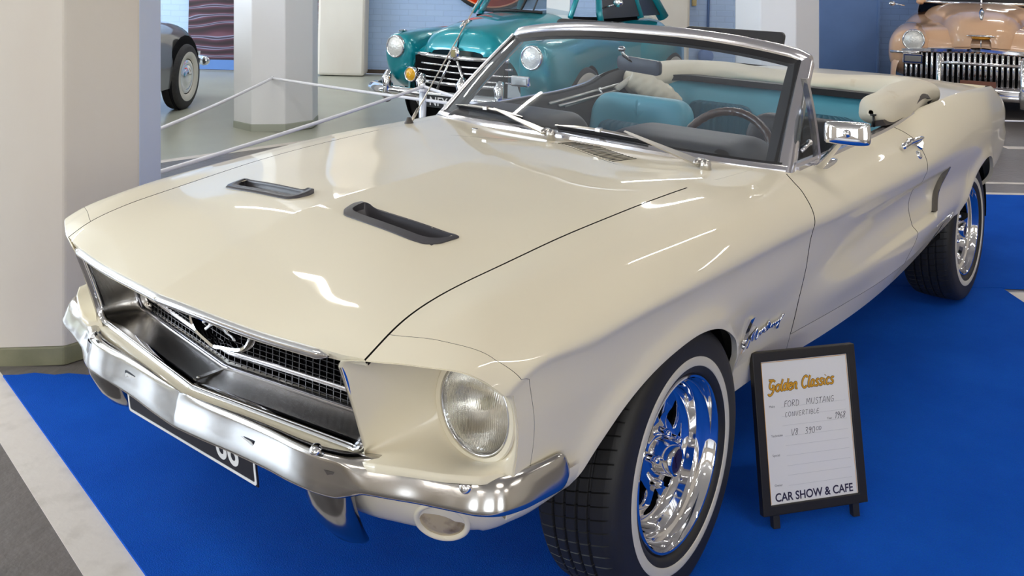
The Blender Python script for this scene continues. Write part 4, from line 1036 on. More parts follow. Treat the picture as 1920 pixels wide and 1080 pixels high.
def tread_mat():
    m = mat('tyre_tread', (.015, .0145, .014), rough=.55); nt = m.node_tree; b = nt.nodes['Principled BSDF']; L = nt.links.new
    tc = nt.nodes.new('ShaderNodeTexCoord'); sp = nt.nodes.new('ShaderNodeSeparateXYZ'); at = nt.nodes.new('ShaderNodeMath'); at.operation = 'ARCTAN2'
    mu = nt.nodes.new('ShaderNodeMath'); mu.operation = 'MULTIPLY'; mu.inputs[1].default_value = 68/(2*PI)
    ad = nt.nodes.new('ShaderNodeMath'); ad.operation = 'MULTIPLY_ADD'; ad.inputs[1].default_value = 9.0
    fr = nt.nodes.new('ShaderNodeMath'); fr.operation = 'FRACT'; gt = nt.nodes.new('ShaderNodeMapRange'); gt.inputs[1].default_value = .0; gt.inputs[2].default_value = .12
    # only the tread: radius above .31 and behind the shoulder
    ms = nt.nodes.new('ShaderNodeMapRange'); ms.inputs[1].default_value = -.014; ms.inputs[2].default_value = -.006; ms.inputs[3].default_value = 0; ms.inputs[4].default_value = 1
    mx = nt.nodes.new('ShaderNodeMath'); mx.operation = 'MAXIMUM'; bp = nt.nodes.new('ShaderNodeBump'); bp.inputs['Strength'].default_value = 1.; bp.inputs['Distance'].default_value = .004
    mc = nt.nodes.new('ShaderNodeMix'); mc.data_type = 'RGBA'; mc.inputs[6].default_value = (.004, .004, .004, 1); mc.inputs[7].default_value = (.017, .016, .0155, 1)
    L(tc.outputs['Object'], sp.inputs[0]); L(sp.outputs[0], at.inputs[0]); L(sp.outputs[2], at.inputs[1]); L(at.outputs[0], mu.inputs[0]); L(sp.outputs[1], ad.inputs[0]); L(mu.outputs[0], ad.inputs[2])
    L(ad.outputs[0], fr.inputs[0]); L(fr.outputs[0], gt.inputs[0]); L(sp.outputs[1], ms.inputs[0]); L(gt.outputs[0], mx.inputs[0]); L(ms.outputs[0], mx.inputs[1]); L(mx.outputs[0], bp.inputs['Height']); L(bp.outputs[0], b.inputs['Normal'])
    L(mx.outputs[0], mc.inputs[0]); L(mc.outputs[2], b.inputs['Base Color'])
    return m
TREAD = tread_mat()
wheel('wheel', (0, .798, .3262), .021)
wheel('wheel', (-2.743, .784, .3262))
wheel('wheel', (0, -.798, .3262), .021, -1)
wheel('wheel', (-2.743, -.784, .3262), 0, -1)
# ================================================================ windscreen, cowl details
BASE_Z = lambda y: .936-.019*np.abs(y/.74)**2
HEAD_X = lambda y: -1.066-.055*np.abs(y/.66)**2.2
HEAD_Z = lambda y: 1.284-.050*np.abs(y/.62)**2.4
yb = np.linspace(-.738, .738, 81); base = np.stack([WS_X(yb), yb, BASE_Z(yb)-.012], 1)
yh = np.linspace(-.652, .652, 81); head = np.stack([HEAD_X(yh), yh, HEAD_Z(yh)], 1)
k = np.clip((np.abs(yh)-.60)/.052, 0, 1); head[:, 2] -= .014*k**2; head[:, 0] -= .012*k**2
def frames(p, ref):
    T = np.gradient(p, axis=0); T /= np.linalg.norm(T, axis=1)[:, None]; U = np.cross(T, np.broadcast_to(ref, T.shape)); U /= np.linalg.norm(U, axis=1)[:, None]
    return U, np.cross(U, T)
SLOPE = np.array([-.40, 0, .37]); SLOPE /= np.linalg.norm(SLOPE); WN = np.array([SLOPE[2], 0, -SLOPE[0]])     # up the glass, and out of it
# glass
rows = []
for t in np.linspace(0, 1, 26):
    q = np.linspace(-1, 1, 61); b = np.stack([WS_X(q*.715), q*.715, BASE_Z(q*.715)-.008], 1); h = np.stack([HEAD_X(q*.632), q*.632, HEAD_Z(q*.632)-.006], 1)
    p = b*(1-t)+h*t+WN*.020*math.sin(PI*t)*.6; rows.append(p)
mb = MB(); mb.grid(np.array(rows)); ws = mb.obj('windscreen', GLASS, CAR, fix=False)
# chrome header, pillars, lower moulding, black rubber
mb = MB(); mb.sweep(head, [(-.026, -.022), (-.026, .004), (-.022, .012), (-.010, .018), (.006, .019), (.018, .014), (.026, .004), (.028, -.012), (.020, -.026), (-.01, -.030)], SLOPE, WN)
hd = mb.obj('windscreen_header', STAINLESS, CAR, angle=40)
def a_pillar(s):
    p0, p1 = np.array([-.752, s*.738, .890]), np.array([-1.122, s*.650, 1.214]); p = np.array([p0+(p1-p0)*t for t in np.linspace(0, 1, 16)]); p[:, 0] += .012*np.sin(np.linspace(0, PI, 16))
    T = (p1-p0)/np.linalg.norm(p1-p0); side = np.array([0, s*1., 0]); side = side-T*np.dot(side, T); side /= np.linalg.norm(side); f = np.cross(side, T)*s; f = f*np.sign(f[0])
    mb = MB(); w = np.linspace(1.12, .95, 16)
    prof = np.array([(-.050, -.014), (-.050, .004), (-.044, .014), (-.020, .019), (.002, .018), (.012, .012), (.017, .002), (.018, -.014), (.014, -.028), (.006, -.036), (-.02, -.038), (-.04, -.03)])
    mb.sweep(p, prof[None]*w[:, None, None], side, f); return mb.obj('windscreen_pillar', STAINLESS, CAR, angle=50)
a_pillar(1); a_pillar(-1)
mb = MB(); U, W = frames(base, np.array([0, 0, 1.])); mb.sweep(base, [(-.020, -.012), (-.020, .006), (-.010, .014), (.006, .015), (.014, .008), (.016, -.012)], -SLOPE, WN); mb.obj('windscreen_moulding', STAINLESS, CAR, angle=40)
mb = MB()
mb.sweep(head-SLOPE*.036-WN*.003, [(-.014, -.012), (-.014, .006), (.014, .010), (.014, -.012)], SLOPE, WN)
mb.sweep(base+SLOPE*.020, [(-.012, -.012), (-.012, .004), (.008, .006), (.010, -.012)], SLOPE, WN)
for s in (1, -1):
    p0, p1 = np.array([-.742, s*.690, .905]), np.array([-1.106, s*.612, 1.216]); p = np.array([p0+(p1-p0)*t for t in np.linspace(0, 1, 16)]); p[:, 0] += .012*np.sin(np.linspace(0, PI, 16))
    mb.sweep(p, [(-.020, -.010), (-.020, .006), (.020, .010), (.020, -.012)], (0, s, 0), WN)
mb.obj('windscreen_rubber', BLACK, CAR, angle=40)
# sun visors turned up above the header, inside mirror
def visor(y0, y1, z0, z1, x, hang):
    c = rrect(y1-y0, z1-z0, .018); mb = MB(); cy = (y0+y1)/2; cz = (z0+z1)/2
    prism(mb, c, [], -.010, .010, lambda a, b, t: (x+t-b*.35, cy+a, cz+b)); return mb.obj('sun_visor', VINYL_BLACK, CAR, bevel=.006)
visor(.115, .515, 1.222, 1.300, -1.225, 0); visor(-.50, -.165, 1.232, 1.296, -1.225, 0)
mb = MB(); prism(mb, rrect(.190, .056, .016), [], -.012, .010, lambda a, b, t: (-1.12+t, -.024+a*1., 1.143+b-a*.06)); mi = mb.obj('rear_view_mirror', mat('mirror_back', srgb(62, 66, 78), rough=.35), CAR, bevel=.006)
mb = MB(); mb.tube([(-1.09, -.085, 1.20), (-1.105, -.085, 1.178), (-1.118, -.05, 1.152)], .008); mb.sphere((-1.088, -.085, 1.204), (.014, .016, .012)); mb.obj('mirror_arm', CHROME, mi)
# wipers
def wiper(pv, knee, e0, e1, nm='wiper'):
    pv, knee, e0, e1 = map(np.array, (pv, knee, e0, e1)); mb = MB()
    d = (knee-pv)/np.linalg.norm(knee-pv)
    mb.lathe([(.013, -.03), (.0165, -.012), (.0175, .004), (.014, .014), (.006, .019), (0, .020)], M=Matrix.Translation(tuple(pv)) @ Vector((.25, 0, 1)).to_track_quat('Y', 'Z').to_matrix().to_4x4(), n=24)
    mb.sphere(tuple(pv+d*.028+np.array([0, 0, .004])), (.030, .013, .012), M=None)
    w = np.cross(d, WN); w /= np.linalg.norm(w)
    pts = np.array([pv+d*.02, pv+d*.10, pv+(knee-pv)*.6, knee]); ww = np.array([1.25, 1.2, .8, .5])[:, None, None]
    mb.sweep(pts, np.array([(-.0085, -.003), (-.0075, .004), (.0075, .004), (.0085, -.003)])[None]*ww, w, WN); a = mb.obj(nm, mat('wiper_steel', (.60, .58, .55), rough=.28, metal=1.), CAR, angle=40)
    bl = np.array([e0+(e1-e0)*t+WN*(.012*math.sin(PI*t)) for t in np.linspace(0, 1, 14)]); dd = (e1-e0)/np.linalg.norm(e1-e0); w2 = np.cross(dd, WN); w2 /= np.linalg.norm(w2)
    mb = MB(); sc = np.clip(np.sin(np.linspace(.12, PI-.12, 14))*1.4, .4, 1)[:, None, None]
    mb.sweep(bl+WN*.006, np.array([(-.005, -.002), (-.004, .003), (.004, .003), (.005, -.002)])[None]*sc, w2, WN); mb.box(tuple((e0+e1)/2+WN*.02), (.02, .02, .012)); mb.obj('blade_frame', MATS['wiper_steel'], a, angle=40)
    sq = np.array([e0+(e1-e0)*t for t in np.linspace(.02, .98, 40)])
    mb = MB(); mb.sweep(sq, np.array([(-.0035, -.006), (-.0035, .008), (.0035, .008), (.0035, -.006)]), w2, WN); mb.obj('rubber_blade', BLACK, a, smooth=False)
def on_glass(y, t, off=.012):
    b = np.array([WS_X(np.array(y)), y, BASE_Z(np.array(y))-.008]); yh_ = y*.632/.715; h = np.array([HEAD_X(np.array(yh_)), yh_, HEAD_Z(np.array(yh_))-.006]); return b*(1-t)+h*t+WN*(.012*math.sin(PI*t)+off)
def pixel_free(pv, kn, a, b): wiper(pv, kn, a, b)
wiper((-.595, -.055, .936), on_glass(-.405, .11, .020), on_glass(-.640, .10), on_glass(-.245, .075))
wiper((-.548, .566, .930), on_glass(.20, .075, .022), on_glass(-.085, .045), on_glass(.300, .045))
# cowl louvres and washer jets
mb = MB()
for side in (1,):
    for k in range(19):
        yv = .004+k*.0166; x0 = float(HOOD_REAR(yv))-.016; x1 = x0-.085
        P = []
        for x in np.linspace(x0, max(x1-.018, -.640), 6):
            s_ = np.interp(yv+(x0-x)*.22, [0, .3, .645], [0, 1, 2]); p = surf(np.array(x), np.array(s_)); P.append(p+np.array([0, 0, .0012]))
        P = np.array(P); mb.sweep(P, [(-.0022, -.002), (-.0022, .0), (.0022, .0), (.0022, -.002)], (0, 1, 0), (0, 0, 1))
mb.obj('cowl_louvres', DARK, CAR, smooth=False)
mb = MB()
for y_ in (-.36,):
    p = surf(np.array(-.545), np.array(1.15)); mb.box((p[0], y_, p[2]+.004), (.012, .02, .010), bev=.002)
mb.obj('washer_jet', CHROME, CAR, smooth=False)
# antenna on the far wing
p0 = np.array([-.497, -.652, .905]); p1 = p0+(np.array([-.93, -.68, 1.372])-np.array([-.531, -.68, .892]))*1.35
mb = MB(); mb.lathe([(.020, -.006), (.018, .010), (.011, .022), (.008, .030), (.0, .032)], M=Matrix.Translation(tuple(p0)) @ Matrix.Rotation(PI/2, 4, 'X'), n=20); an = mb.obj('antenna', mat('antenna_base', srgb(60, 54, 50), rough=.4), CAR)
mb = MB(); mb.tube([p0+(p1-p0)*t for t in (0, .09)], .0065); mb.tube([p0+(p1-p0)*t for t in np.linspace(.08, 1, 6)], .0028, n=8); mb.obj('antenna_rod', mat('antenna_steel', (.52, .49, .44), rough=.3, metal=1.), an)

# ---------------------------------------------------------------- side details of the near and far flank
def vent_window(s):
    F_ = np.array([-1.00, s*.735, .918]); T_ = np.array([-.912, s*.722, 1.180])
    mb = MB(); p = np.array([F_+(T_-F_)*t for t in np.linspace(0, 1, 10)]); d = np.array([-.055, 0, 0]); p = np.array([F_*(1-t)+T_*t+np.array([-.012*math.sin(PI*t), 0, 0]) for t in np.linspace(0, 1, 12)])
    mb.sweep(p, [(-.009, -.010), (-.009, .010), (.009, .010), (.009, -.010)], (1, 0, 0), (0, 1, 0)); fr = mb.obj('quarter_light', STAINLESS, CAR, angle=40)
    mb = MB(); q = np.array([(-.785, s*.735, .912), (-1.00, s*.735, .914)]); mb.sweep(q, [(-.008, -.008), (-.008, .010), (.008, .010), (.008, -.008)], (0, 1, 0), (0, 0, 1)); mb.obj('lower_frame', STAINLESS, fr, angle=40)
    mb = MB(); mb.add([(-.80, s*.733, .914), (-.995, s*.735, .918), (-.914, s*.722, 1.178)], [(0, 1, 2)]); mb.obj('pane', GLASS_DARK, fr, smooth=False)
    mb = MB(); mb.tube([(-.86, s*.738, .955), (-.93, s*.738, .970)], .006); mb.sphere((-.935, s*.735, .972), .010); mb.obj('catch', CHROME, fr)
vent_window(1)
def belt_trim(s):
    x = np.linspace(-.80, -1.93, 60); P = surf(x, np.full_like(x, 3.05), s); P[:, 2] += .004
    mb = MB(); mb.sweep(P, [(-.012, -.006), (-.010, .006), (.004, .006), (.006, -.006)], (0, s, 0), (0, 0, 1)); a = mb.obj('belt_moulding', STAINLESS, CAR, angle=40)
    mb = MB(); P2 = P+np.array([0, -s*.016, -.002]); mb.sweep(P2, [(-.012, -.02), (-.010, .006), (.006, .006), (.008, -.02)], (0, s, 0), (0, 0, 1)); mb.obj('belt_seal', BLACK, a, angle=40)
belt_trim(1); belt_trim(-1)
def door_trim(s):
    x = np.linspace(-.70, -2.2, 30); rows = []
    for dz, dy in ((0, .030), (-.02, .045), (-.25, .060), (-.5, .06)):
        P = surf(x, np.full_like(x, 3.05), s); rows.append(P+np.stack([0*x, np.full_like(x, -s*dy), np.full_like(x, dz)], 1))
    mb = MB(); mb.grid(np.array(rows)); mb.obj('door_trim_panel', VINYL_BLACK, CAR)
door_trim(1); door_trim(-1)
def side_mirror():
    h = np.array([[-.735, .905, 1.030]]); mb = MB(); n = Vector((.80, .42, .10)).normalized(); M = Matrix.Translation((-.768, .915, 1.046)) @ n.to_track_quat('Z', 'Y').to_matrix().to_4x4()
    c = [(-.060, -.030), (.060, -.032), (.0645, -.027), (.063, .027), (.059, .0315), (-.058, .031), (-.063, .027), (-.064, -.025)]; c = spline(np.array(c+[c[0]]), 61)[:-1]; 
    rows = []
    for t, sc_ in ((-.014, 1.0), (-.002, 1.02), (.008, .99), (.014, .93), (.017, .80), (.0185, .4), (.0187, .02)): rows.append([tuple(M @ Vector((a*sc_, b*sc_, t))) for a, b in c])
    mb.grid(np.array(rows), closed_v=True); mir = mb.obj('wing_mirror', CHROME, CAR)
    mb = MB(); mb.add([tuple(M @ Vector((a*.97, b*.97, -.011))) for a, b in c], [tuple(range(len(c)))]); mb.obj('mirror_glass', mat('mirror_silver', (.85, .86, .88), rough=.02, metal=1.), mir, smooth=False)
    b0 = surf(np.array(-.92), np.array(3.27)); j = np.array(M @ Vector((-.004, 0, .021)))
    mb = MB(); mb.tube([b0+np.array([.02, 0, 0])*0, b0+(j-b0)*.5, j], np.array([.014, .0105, .008]), n=16); mb.sphere(tuple(j), .012)
    nrm = surf_n(np.array(-.96), np.array(3.27)); xb = np.linspace(-.905, -1.065, 12); rows = []
    pb = surf(xb, np.full(12, 3.27)); wd = np.sqrt(np.clip(1-((np.linspace(0, 1, 12)-.45)/.56)**2, 0, 1)); wd = np.array([.5, .85, 1, 1, .95, .9, .85, .8, .72, .62, .5, .3])
    u = np.cross(np.array([1., 0, 0]), nrm); mb.sweep(pb, np.array([(-.022, -.004), (-.020, .006), (-.008, .013), (.008, .013), (.020, .006), (.022, -.004)])[None]*wd[:, None, None], u, nrm); mb.obj('mirror_stalk', CHROME, mir, angle=50)
side_mirror()
def door_handle():
    b = surf(np.array(-1.545), np.array(3.90)); c = surf(np.array(-1.76), np.array(4.06)); n = surf_n(np.array(-1.66), np.array(3.95)); T = (c-b)/np.linalg.norm(c-b); u = np.cross(T, n); u = u*np.sign(u[2])
    pt = lambda a, h, o=0.: tuple(b+(c-b)*a+u*h+n*o)
    mb = MB(); prism(mb, [(.42, .006), (.50, .026), (.86, .018), (1.0, .004), (.92, -.010), (.70, -.030), (.62, -.012)], [], -.002, .007, lambda a, h, t: pt(a, h, t)); h = mb.obj('door_handle', CHROME, CAR, angle=40, bevel=.0015)
    p = spline(np.array([pt(-.02, -.004, .004), pt(.0, -.004, .020), pt(.10, -.002, .031), pt(.5, .0, .034), pt(.82, .004, .026), pt(.96, .006, .010)]), 30)
    mb = MB(); mb.tube(p, np.interp(np.linspace(0, 1, 30), [0, .15, .6, 1], [.0095, .0105, .0090, .0060]), n=14); mb.obj('handle_lever', CHROME, h)
    o = surf(np.array(-1.655), np.array(4.36)); nn = surf_n(np.array(-1.655), np.array(4.36)); mb = MB(); mb.lathe([(.016, -.004), (.016, .003), (.012, .007), (0, .008)], M=Matrix.Translation(tuple(o)) @ Vector(nn).to_track_quat('Y', 'Z').to_matrix().to_4x4(), n=24); mb.obj('door_lock', CHROME, CAR)
door_handle()
# bright trim closing the side hollow
def hollow_trim(s):
    z = np.linspace(.572, .738, 30); x = np.interp(z, TRIM_LINE[:, 0], TRIM_LINE[:, 1])+.004; sv = s_at_z(x-.03, z); P = surf(x-.03, sv, s); P[:, 0] = x
    P = np.concatenate([P[:1]+np.array([[.022, -s*.010, -.004]]), P[:1]+np.array([[.010, -s*.003, -.004]]), P, P[-1:]+np.array([[.010, -s*.003, .004]]), P[-1:]+np.array([[.024, -s*.008, .004]])])
    mb = MB(); sc_ = np.concatenate([[.4, .7], np.ones(30), [.7, .4]])[:, None, None]
    mb.sweep(P, np.array([(-.006, -.020), (-.006, -.001), (-.002, .002), (.004, .0015), (.005, -.020)])[None]*sc_, (1, 0, 0), (0, s, 0)); mb.obj('hollow_trim', mat('dark_trim_metal', (.22, .21, .20), rough=.2, metal=1.), CAR, angle=40)
hollow_trim(1); hollow_trim(-1)
# wing badge: upright tri-colour bar with running horse, and the script
def wing_badge():
    def P(x, z, off=.0): sv = s_at_z(np.array(x), np.array(z)); p = surf(np.array(x), sv); n = surf_n(np.array(x), sv); return p+n*off
    mb = MB()
    for x0, w in ((-.338, .026),):
        z = np.linspace(.492, .590, 12); a = np.array([P(x0-(zz-.54)*.10, zz, .004) for zz in z]); mb.sweep(a, [(-w/2, -.006), (-w/2, .003), (w/2, .003), (w/2, -.006)], (1, 0, 0), (0, 1, 0))
    bar = mb.obj('wing_badge', CHROME, CAR, angle=40)
    mb = MB(); H = [(-.315, .522), (-.322, .529), (-.336, .537), (-.352, .543), (-.366, .546), (-.385, .556), (-.383, .549), (-.372, .540), (-.366, .530), (-.374, .520), (-.364, .523), (-.350, .530), (-.338, .526), (-.322, .514), (-.312, .510), (-.306, .513), (-.318, .520), (-.308, .523), (-.302, .530), (-.310, .534)]
    H = spline(np.array(H+[H[0]]), 70)[:-1]; prism(mb, [tuple(p) for p in H], [], .004, .012, lambda a, b, t: tuple(P(a, b, t))); mb.obj('badge_horse', CHROME, bar, angle=40)
    s_ = [(-.378, .487), (-.392, .535), (-.400, .503), (-.412, .537), (-.424, .500), (-.432, .510), (-.436, .524), (-.444, .508), (-.452, .526), (-.458, .512), (-.462, .528), (-.470, .524), (-.464, .513), (-.474, .510), (-.482, .540), (-.486, .512), (-.478, .529), (-.492, .530), (-.496, .514), (-.508, .524), (-.512, .512), (-.518, .527), (-.526, .514), (-.532, .526), (-.540, .515), (-.546, .527), (-.552, .517), (-.556, .498), (-.548, .500), (-.562, .530), (-.572, .536)]
    c = spline(np.array(s_), 160); mb = MB(); mb.tube(np.array([P(a-.004, b, .005) for a, b in c]), .0030, n=6); mb.obj('script', CHROME, bar)
wing_badge()

# ---------------------------------------------------------------- interior
def pod(y0, y1, x0, x1, zt, zb, r, name, lean=0.):
    """padded dash hump between y0 and y1"""
    rows = []; yy = np.linspace(0, 1, 40)
    for q in yy:
        e = min(q, 1-q)*(y1-y0); k = math.sqrt(max(0., 1-(1-min(e/r, 1))**2)); zt_ = zb+(zt-zb)*max(k, .02); y_ = y0+(y1-y0)*q
        sec = [(x0, zb-.01), (x0+.0, zt_-.03), (x0-.02, zt_-.012), (x0-.08, zt_-.002), ((x0+x1)/2, zt_), (x1+.05, zt_-.003), (x1+.015, zt_-.012), (x1, zt_-.035), (x1+.02, zb-.03)]
        sec = spline(np.array(sec), 40); sec[:, 0] -= lean*(1-k); rows.append(np.column_stack([sec[:, 0], np.full(40, y_), sec[:, 1]]))
    mb = MB(); mb.grid(np.array(rows)); return mb.obj(name, VINYL_BLACK, CAR)
pod(-.685, -.150, -.70, -1.00, .960, .86, .09, 'dash_pad'); pod(.035, .635, -.70, -1.00, .965, .84, .12, 'dash_pad')
mb = MB(); mb.box((-.87, 0, .80), (.24, 1.40, .20), bev=.03); mb.obj('dashboard', VINYL_BLACK, CAR, smooth=False)
# steering wheel
SWM = Matrix.Translation((-1.225, .288, .799)) @ Matrix.Rotation(math.radians(-24), 4, 'Y') @ Matrix.Rotation(PI/2, 4, 'Y')
mb = MB(); a = np.linspace(0, 2*PI, 145)[:-1]; mb.tube([tuple(SWM @ Vector((.197*math.cos(t), .197*math.sin(t), 0))) for t in a], .0160+.0008*np.cos(a*40), n=14, closed=True)
sw = mb.obj('steering_wheel', mat('dark_wood_rim', srgb(74, 54, 46), rough=.3, coat=.5, noise=(30, srgb(48, 34, 30), .4, .7)), CAR)
mb = MB(); mb.lathe([(.0, -.03), (.045, -.03), (.05, -.015), (.04, .01), (0, .012)], M=SWM @ Matrix.Rotation(-PI/2, 4, 'X'), n=32)
for t in (PI, 1.25, -1.25):
    d = (math.sin(t+PI/2)*0, 0); e = np.array([math.cos(t+PI), math.sin(t+PI)]); mb.tube([tuple(SWM @ Vector((e[0]*r, e[1]*r, -.012*(1-r/.185)))) for r in (.02, .10, .185)], .008, n=8)
mb.obj('hub_and_spokes', STAINLESS, sw)
# seats
def ribbed(P0, du, dv, dn, w, h, nr, name, m, parent, r=.05, depth=.010):
    """upholstered panel with upright ribs, rounded corners"""
    nu, nv = nr*8+1, 24; rows = []
    for i in range(nu):
        a = i/(nu-1)*2-1; row = []
        for j in range(nv):
            b = j/(nv-1)*2-1; x, y = a*w/2, b*h/2; lx = w/2-r; ly = h/2-r
            if abs(y) > ly: lim = lx+math.sqrt(max(0, r*r-(abs(y)-ly)**2)); x = x*lim/(w/2)
            e = min(1, min(1-abs(a), 1-abs(b))*12); d = depth*(.55+.45*abs(math.sin(PI*nr*i/(nu-1))))*e-.002*(1-e)
            row.append(P0+du*x+dv*y+dn*d)
        rows.append(row)
    mb = MB(); mb.grid(np.array(rows)); return mb.obj(name, m, parent)
def seat_back(x, y0, y1, zt, zb, m, mi, name, lean=.22, th=.11, insert=True, rr=.085):
    w = y1-y0; h = zt-zb; yc = (y0+y1)/2; c = rrect(w, h, rr, 10); c = spline(np.array(c+[c[0]]), 121)[:-1]
    rows = []
    for t, s_ in ((-.5, .80), (-.5, .93), (-.42, .98), (-.2, 1.0), (.15, 1.0), (.36, .975), (.46, .93), (.5, .86), (.5, .70), (.46, .62), (.45, .3), (.45, .01)):
        e = [(x+t*th-(b-0)*lean, yc+(a if s_ > .99 else math.copysign(max(abs(a)-(1-s_)*.30, 0) if s_ > .5 else abs(a)*s_, a)), (zt+zb)/2+(b if s_ > .99 else math.copysign(max(abs(b)-(1-s_)*.30, 0) if s_ > .5 else abs(b)*s_, b))) for a, b in c]; rows.append(e)
    mb = MB(); mb.grid(np.array(rows), closed_v=True); o = mb.obj(name, m, CAR)
    if insert:
        zc = (zt+zb)/2-.035; ribbed(np.array([x+.46*th-(zc-(zt+zb)/2)*lean, yc, zc]), np.array([0, 1., 0]), np.array([-lean, 0, 1.]), np.array([1., 0, lean]), w*.76, h-.16, 11, 'ribbed_insert', mi, o, .05)
    return o
seat_back(-1.70, -.640, -.130, .924, .42, VINYL_BLUE, VINYL_BLUE_DARK, 'front_seat'); seat_back(-1.70, .150, .655, .918, .42, VINYL_BLACK, VINYL_BLACK, 'front_seat', insert=False)
for y_ in (-.37, .40):
    mb = MB(); mb.box((-1.42, y_, .44), (.52, .52, .16), bev=.05); mb.obj('seat_cushion', VINYL_BLUE if y_ < 0 else VINYL_BLACK, CAR, subsurf=1)
mb = MB(); rows = []
yy = np.linspace(-.62, .62, 60)
for t, (dx, z) in enumerate(((.02, .50), (.03, .60), (.02, .72), (.0, .84), (-.035, .925), (-.07, .950), (-.11, .952), (-.13, .93))):
    k = np.clip((np.abs(yy)-.46)/.16, 0, 1); rows.append(np.stack([-2.38+dx*1.2+.20*k**2.2, yy, np.full(60, z)-.02*k*(t > 3)], 1))
mb.grid(np.array(rows)); rs_ = mb.obj('rear_seat', VINYL_BLUE, CAR)
for y_ in (-.295, .225):
    ribbed(np.array([-2.345, y_, .735]), np.array([0, 1., 0]), np.array([-.08, 0, 1.]), np.array([1., 0, .08]), .36, .22, 11, 'ribbed_insert', VINYL_BLUE_DARK, rs_, .06)
mb = MB(); p = np.stack([-2.40+.20*np.clip((np.abs(yy)-.46)/.16, 0, 1)**2.2-.015, yy*1.02, np.full(60, .950)], 1); mb.sweep(p, [(-.035, -.018), (-.035, .012), (.03, .012), (.03, -.018)], (1, 0, 0), (0, 0, 1)); mb.obj('well_edge_strip', BLACK, CAR, smooth=False)
# folded soft top: rolled cream cover round the well
def roll(path, ry, rz, name, m=TOPCLOTH, seed=1, amp=.012, n=28, parent=CAR, freq=5., pinch=None):
    p = spline(np.array(path, float), 900)[np.clip((450-450*np.cos(np.linspace(0, PI, 90))).astype(int), 0, 899)]; T = np.gradient(p, axis=0); T /= np.linalg.norm(T, axis=1)[:, None]
    U = np.cross(T, [0, 0, 1.]); U /= np.linalg.norm(U, axis=1)[:, None]; W = np.cross(U, T); r = np.random.default_rng(seed); ph = r.uniform(0, 6, 12)
    t = .5-.5*np.cos(np.linspace(0, PI, 90)); ryv = np.interp(t, np.linspace(0, 1, len(ry)), ry); rzv = np.interp(t, np.linspace(0, 1, len(rz)), rz); rows = []
    cap = np.sqrt(np.clip(1-np.clip(1-np.minimum(t, 1-t)/.035, 0, 1)**2, 0.0004, 1))
    for i in range(90):
        a = np.arange(n)/n*2*PI; ww = 1+amp*10*(np.sin(3*a+ph[0]+freq*t[i]*3)*.3+np.sin(2*a+ph[1]+freq*t[i]*7)*.25+np.sin(5*a+ph[2]-freq*t[i]*9)*.14)
        sg = np.sign(np.cos(a))*np.abs(np.cos(a))**.8; cg = np.sign(np.sin(a))*np.abs(np.sin(a))**.8
        rows.append(p[i]+np.outer(sg*ryv[i]*ww*cap[i], U[i])+np.outer(cg*rzv[i]*ww*cap[i], W[i]))
    mb = MB(); mb.grid(np.array(rows), closed_v=True); mb.F += [tuple(range(n)), tuple(89*n+i for i in reversed(range(n)))]; mb.M += [0, 0]; return mb.obj(name, m, parent)
top = roll([(-2.10, -.66, .915), (-2.30, -.665, .945), (-2.52, -.60, .970), (-2.62, -.42, .975), (-2.66, 0, .962), (-2.64, .35, .968), (-2.54, .56, .980), (-2.36, .66, .992), (-2.16, .682, 1.002), (-1.95, .69, .992), (-1.80, .692, .990), (-1.655, .69, .985)],
           [.075, .10, .13, .16, .17, .16, .13, .090, .085, .085, .080, .072], [.075, .06, .05, .042, .03, .035, .05, .055, .058, .062, .064, .060], 'folded_soft_top', seed=3)
roll([(-2.08, -.655, .955), (-2.10, -.60, .93), (-2.14, -.52, .88), (-2.20, -.46, .83)], [.06, .075, .08, .06], [.05, .06, .065, .045], 'top_fold', parent=top, seed=5)
mb = MB(); rows = []
for x, z in ((-2.55, .985), (-2.75, .992), (-2.95, .985), (-3.25, .968), (-3.6, .935), (-3.80, .895)): rows.append([(x, y, z-.05*(abs(y)/.74)**3-.004) for y in np.linspace(-.72, .72, 24)])
mb.grid(np.array(rows)); mb.obj('boot_lid', PAINT, CAR)
mb = MB(); rows = []
for s_ in np.linspace(3.2, 10, 14):
    e = surf(np.array(-3.795), np.array(s_)); rows.append([(-3.795, e[1]*y, e[2]) for y in np.linspace(-1, 1, 20)])
mb.grid(np.array(rows)); mb.obj('tail_panel', PAINT, CAR)
# top frame rods on the far side, seen through the windscreen
mb = MB()
for a_, b_, r in (((-1.45, -.70, .885), (-2.02, -.69, .925), .008), ((-1.50, -.68, .872), (-1.98, -.67, .900), .007), ((-1.56, -.69, .862), (-1.80, -.68, .884), .006)): mb.tube([a_, b_], r, n=8)
fr_ = mb.obj('top_frame', mat('frame_alloy', (.55, .55, .53), rough=.35, metal=1.), CAR)
mb = MB(); mb.tube([(-1.98, -.68, .905), (-2.08, -.66, .95), (-2.16, -.655, .962)], .016, n=10); mb.sphere((-2.16, -.655, .966), .02); mb.obj('frame_lever', mat('frame_cream', srgb(206, 202, 190), rough=.4), fr_)
mb = MB(); mb.tube([(-1.84, -.69, .925), (-1.85, -.68, .895), (-1.87, -.68, .872)], .008); mb.obj('frame_hook', CHROME, fr_)
# dark hinge of the top by the near rear quarter
mb = MB(); p = spline(np.array([(-1.66, .715, .945), (-1.80, .728, .955), (-1.92, .735, .985), (-2.02, .742, 1.012), (-2.12, .748, 1.006)]), 20); mb.sweep(p, [(-.03, -.012), (-.02, .010), (.02, .012), (.03, -.01)], (0, 1, .2), (0, -.2, 1)); mb.obj('top_hinge', mat('hinge_dark', srgb(52, 44, 42), rough=.45), CAR, angle=40)
mb = MB(); mb.tube([(-1.66, .70, .93), (-1.655, .70, .975)], .005); mb.box((-1.655, .70, .977), (.02, .02, .006)); mb.obj('door_lock_knob', BLACK, CAR)
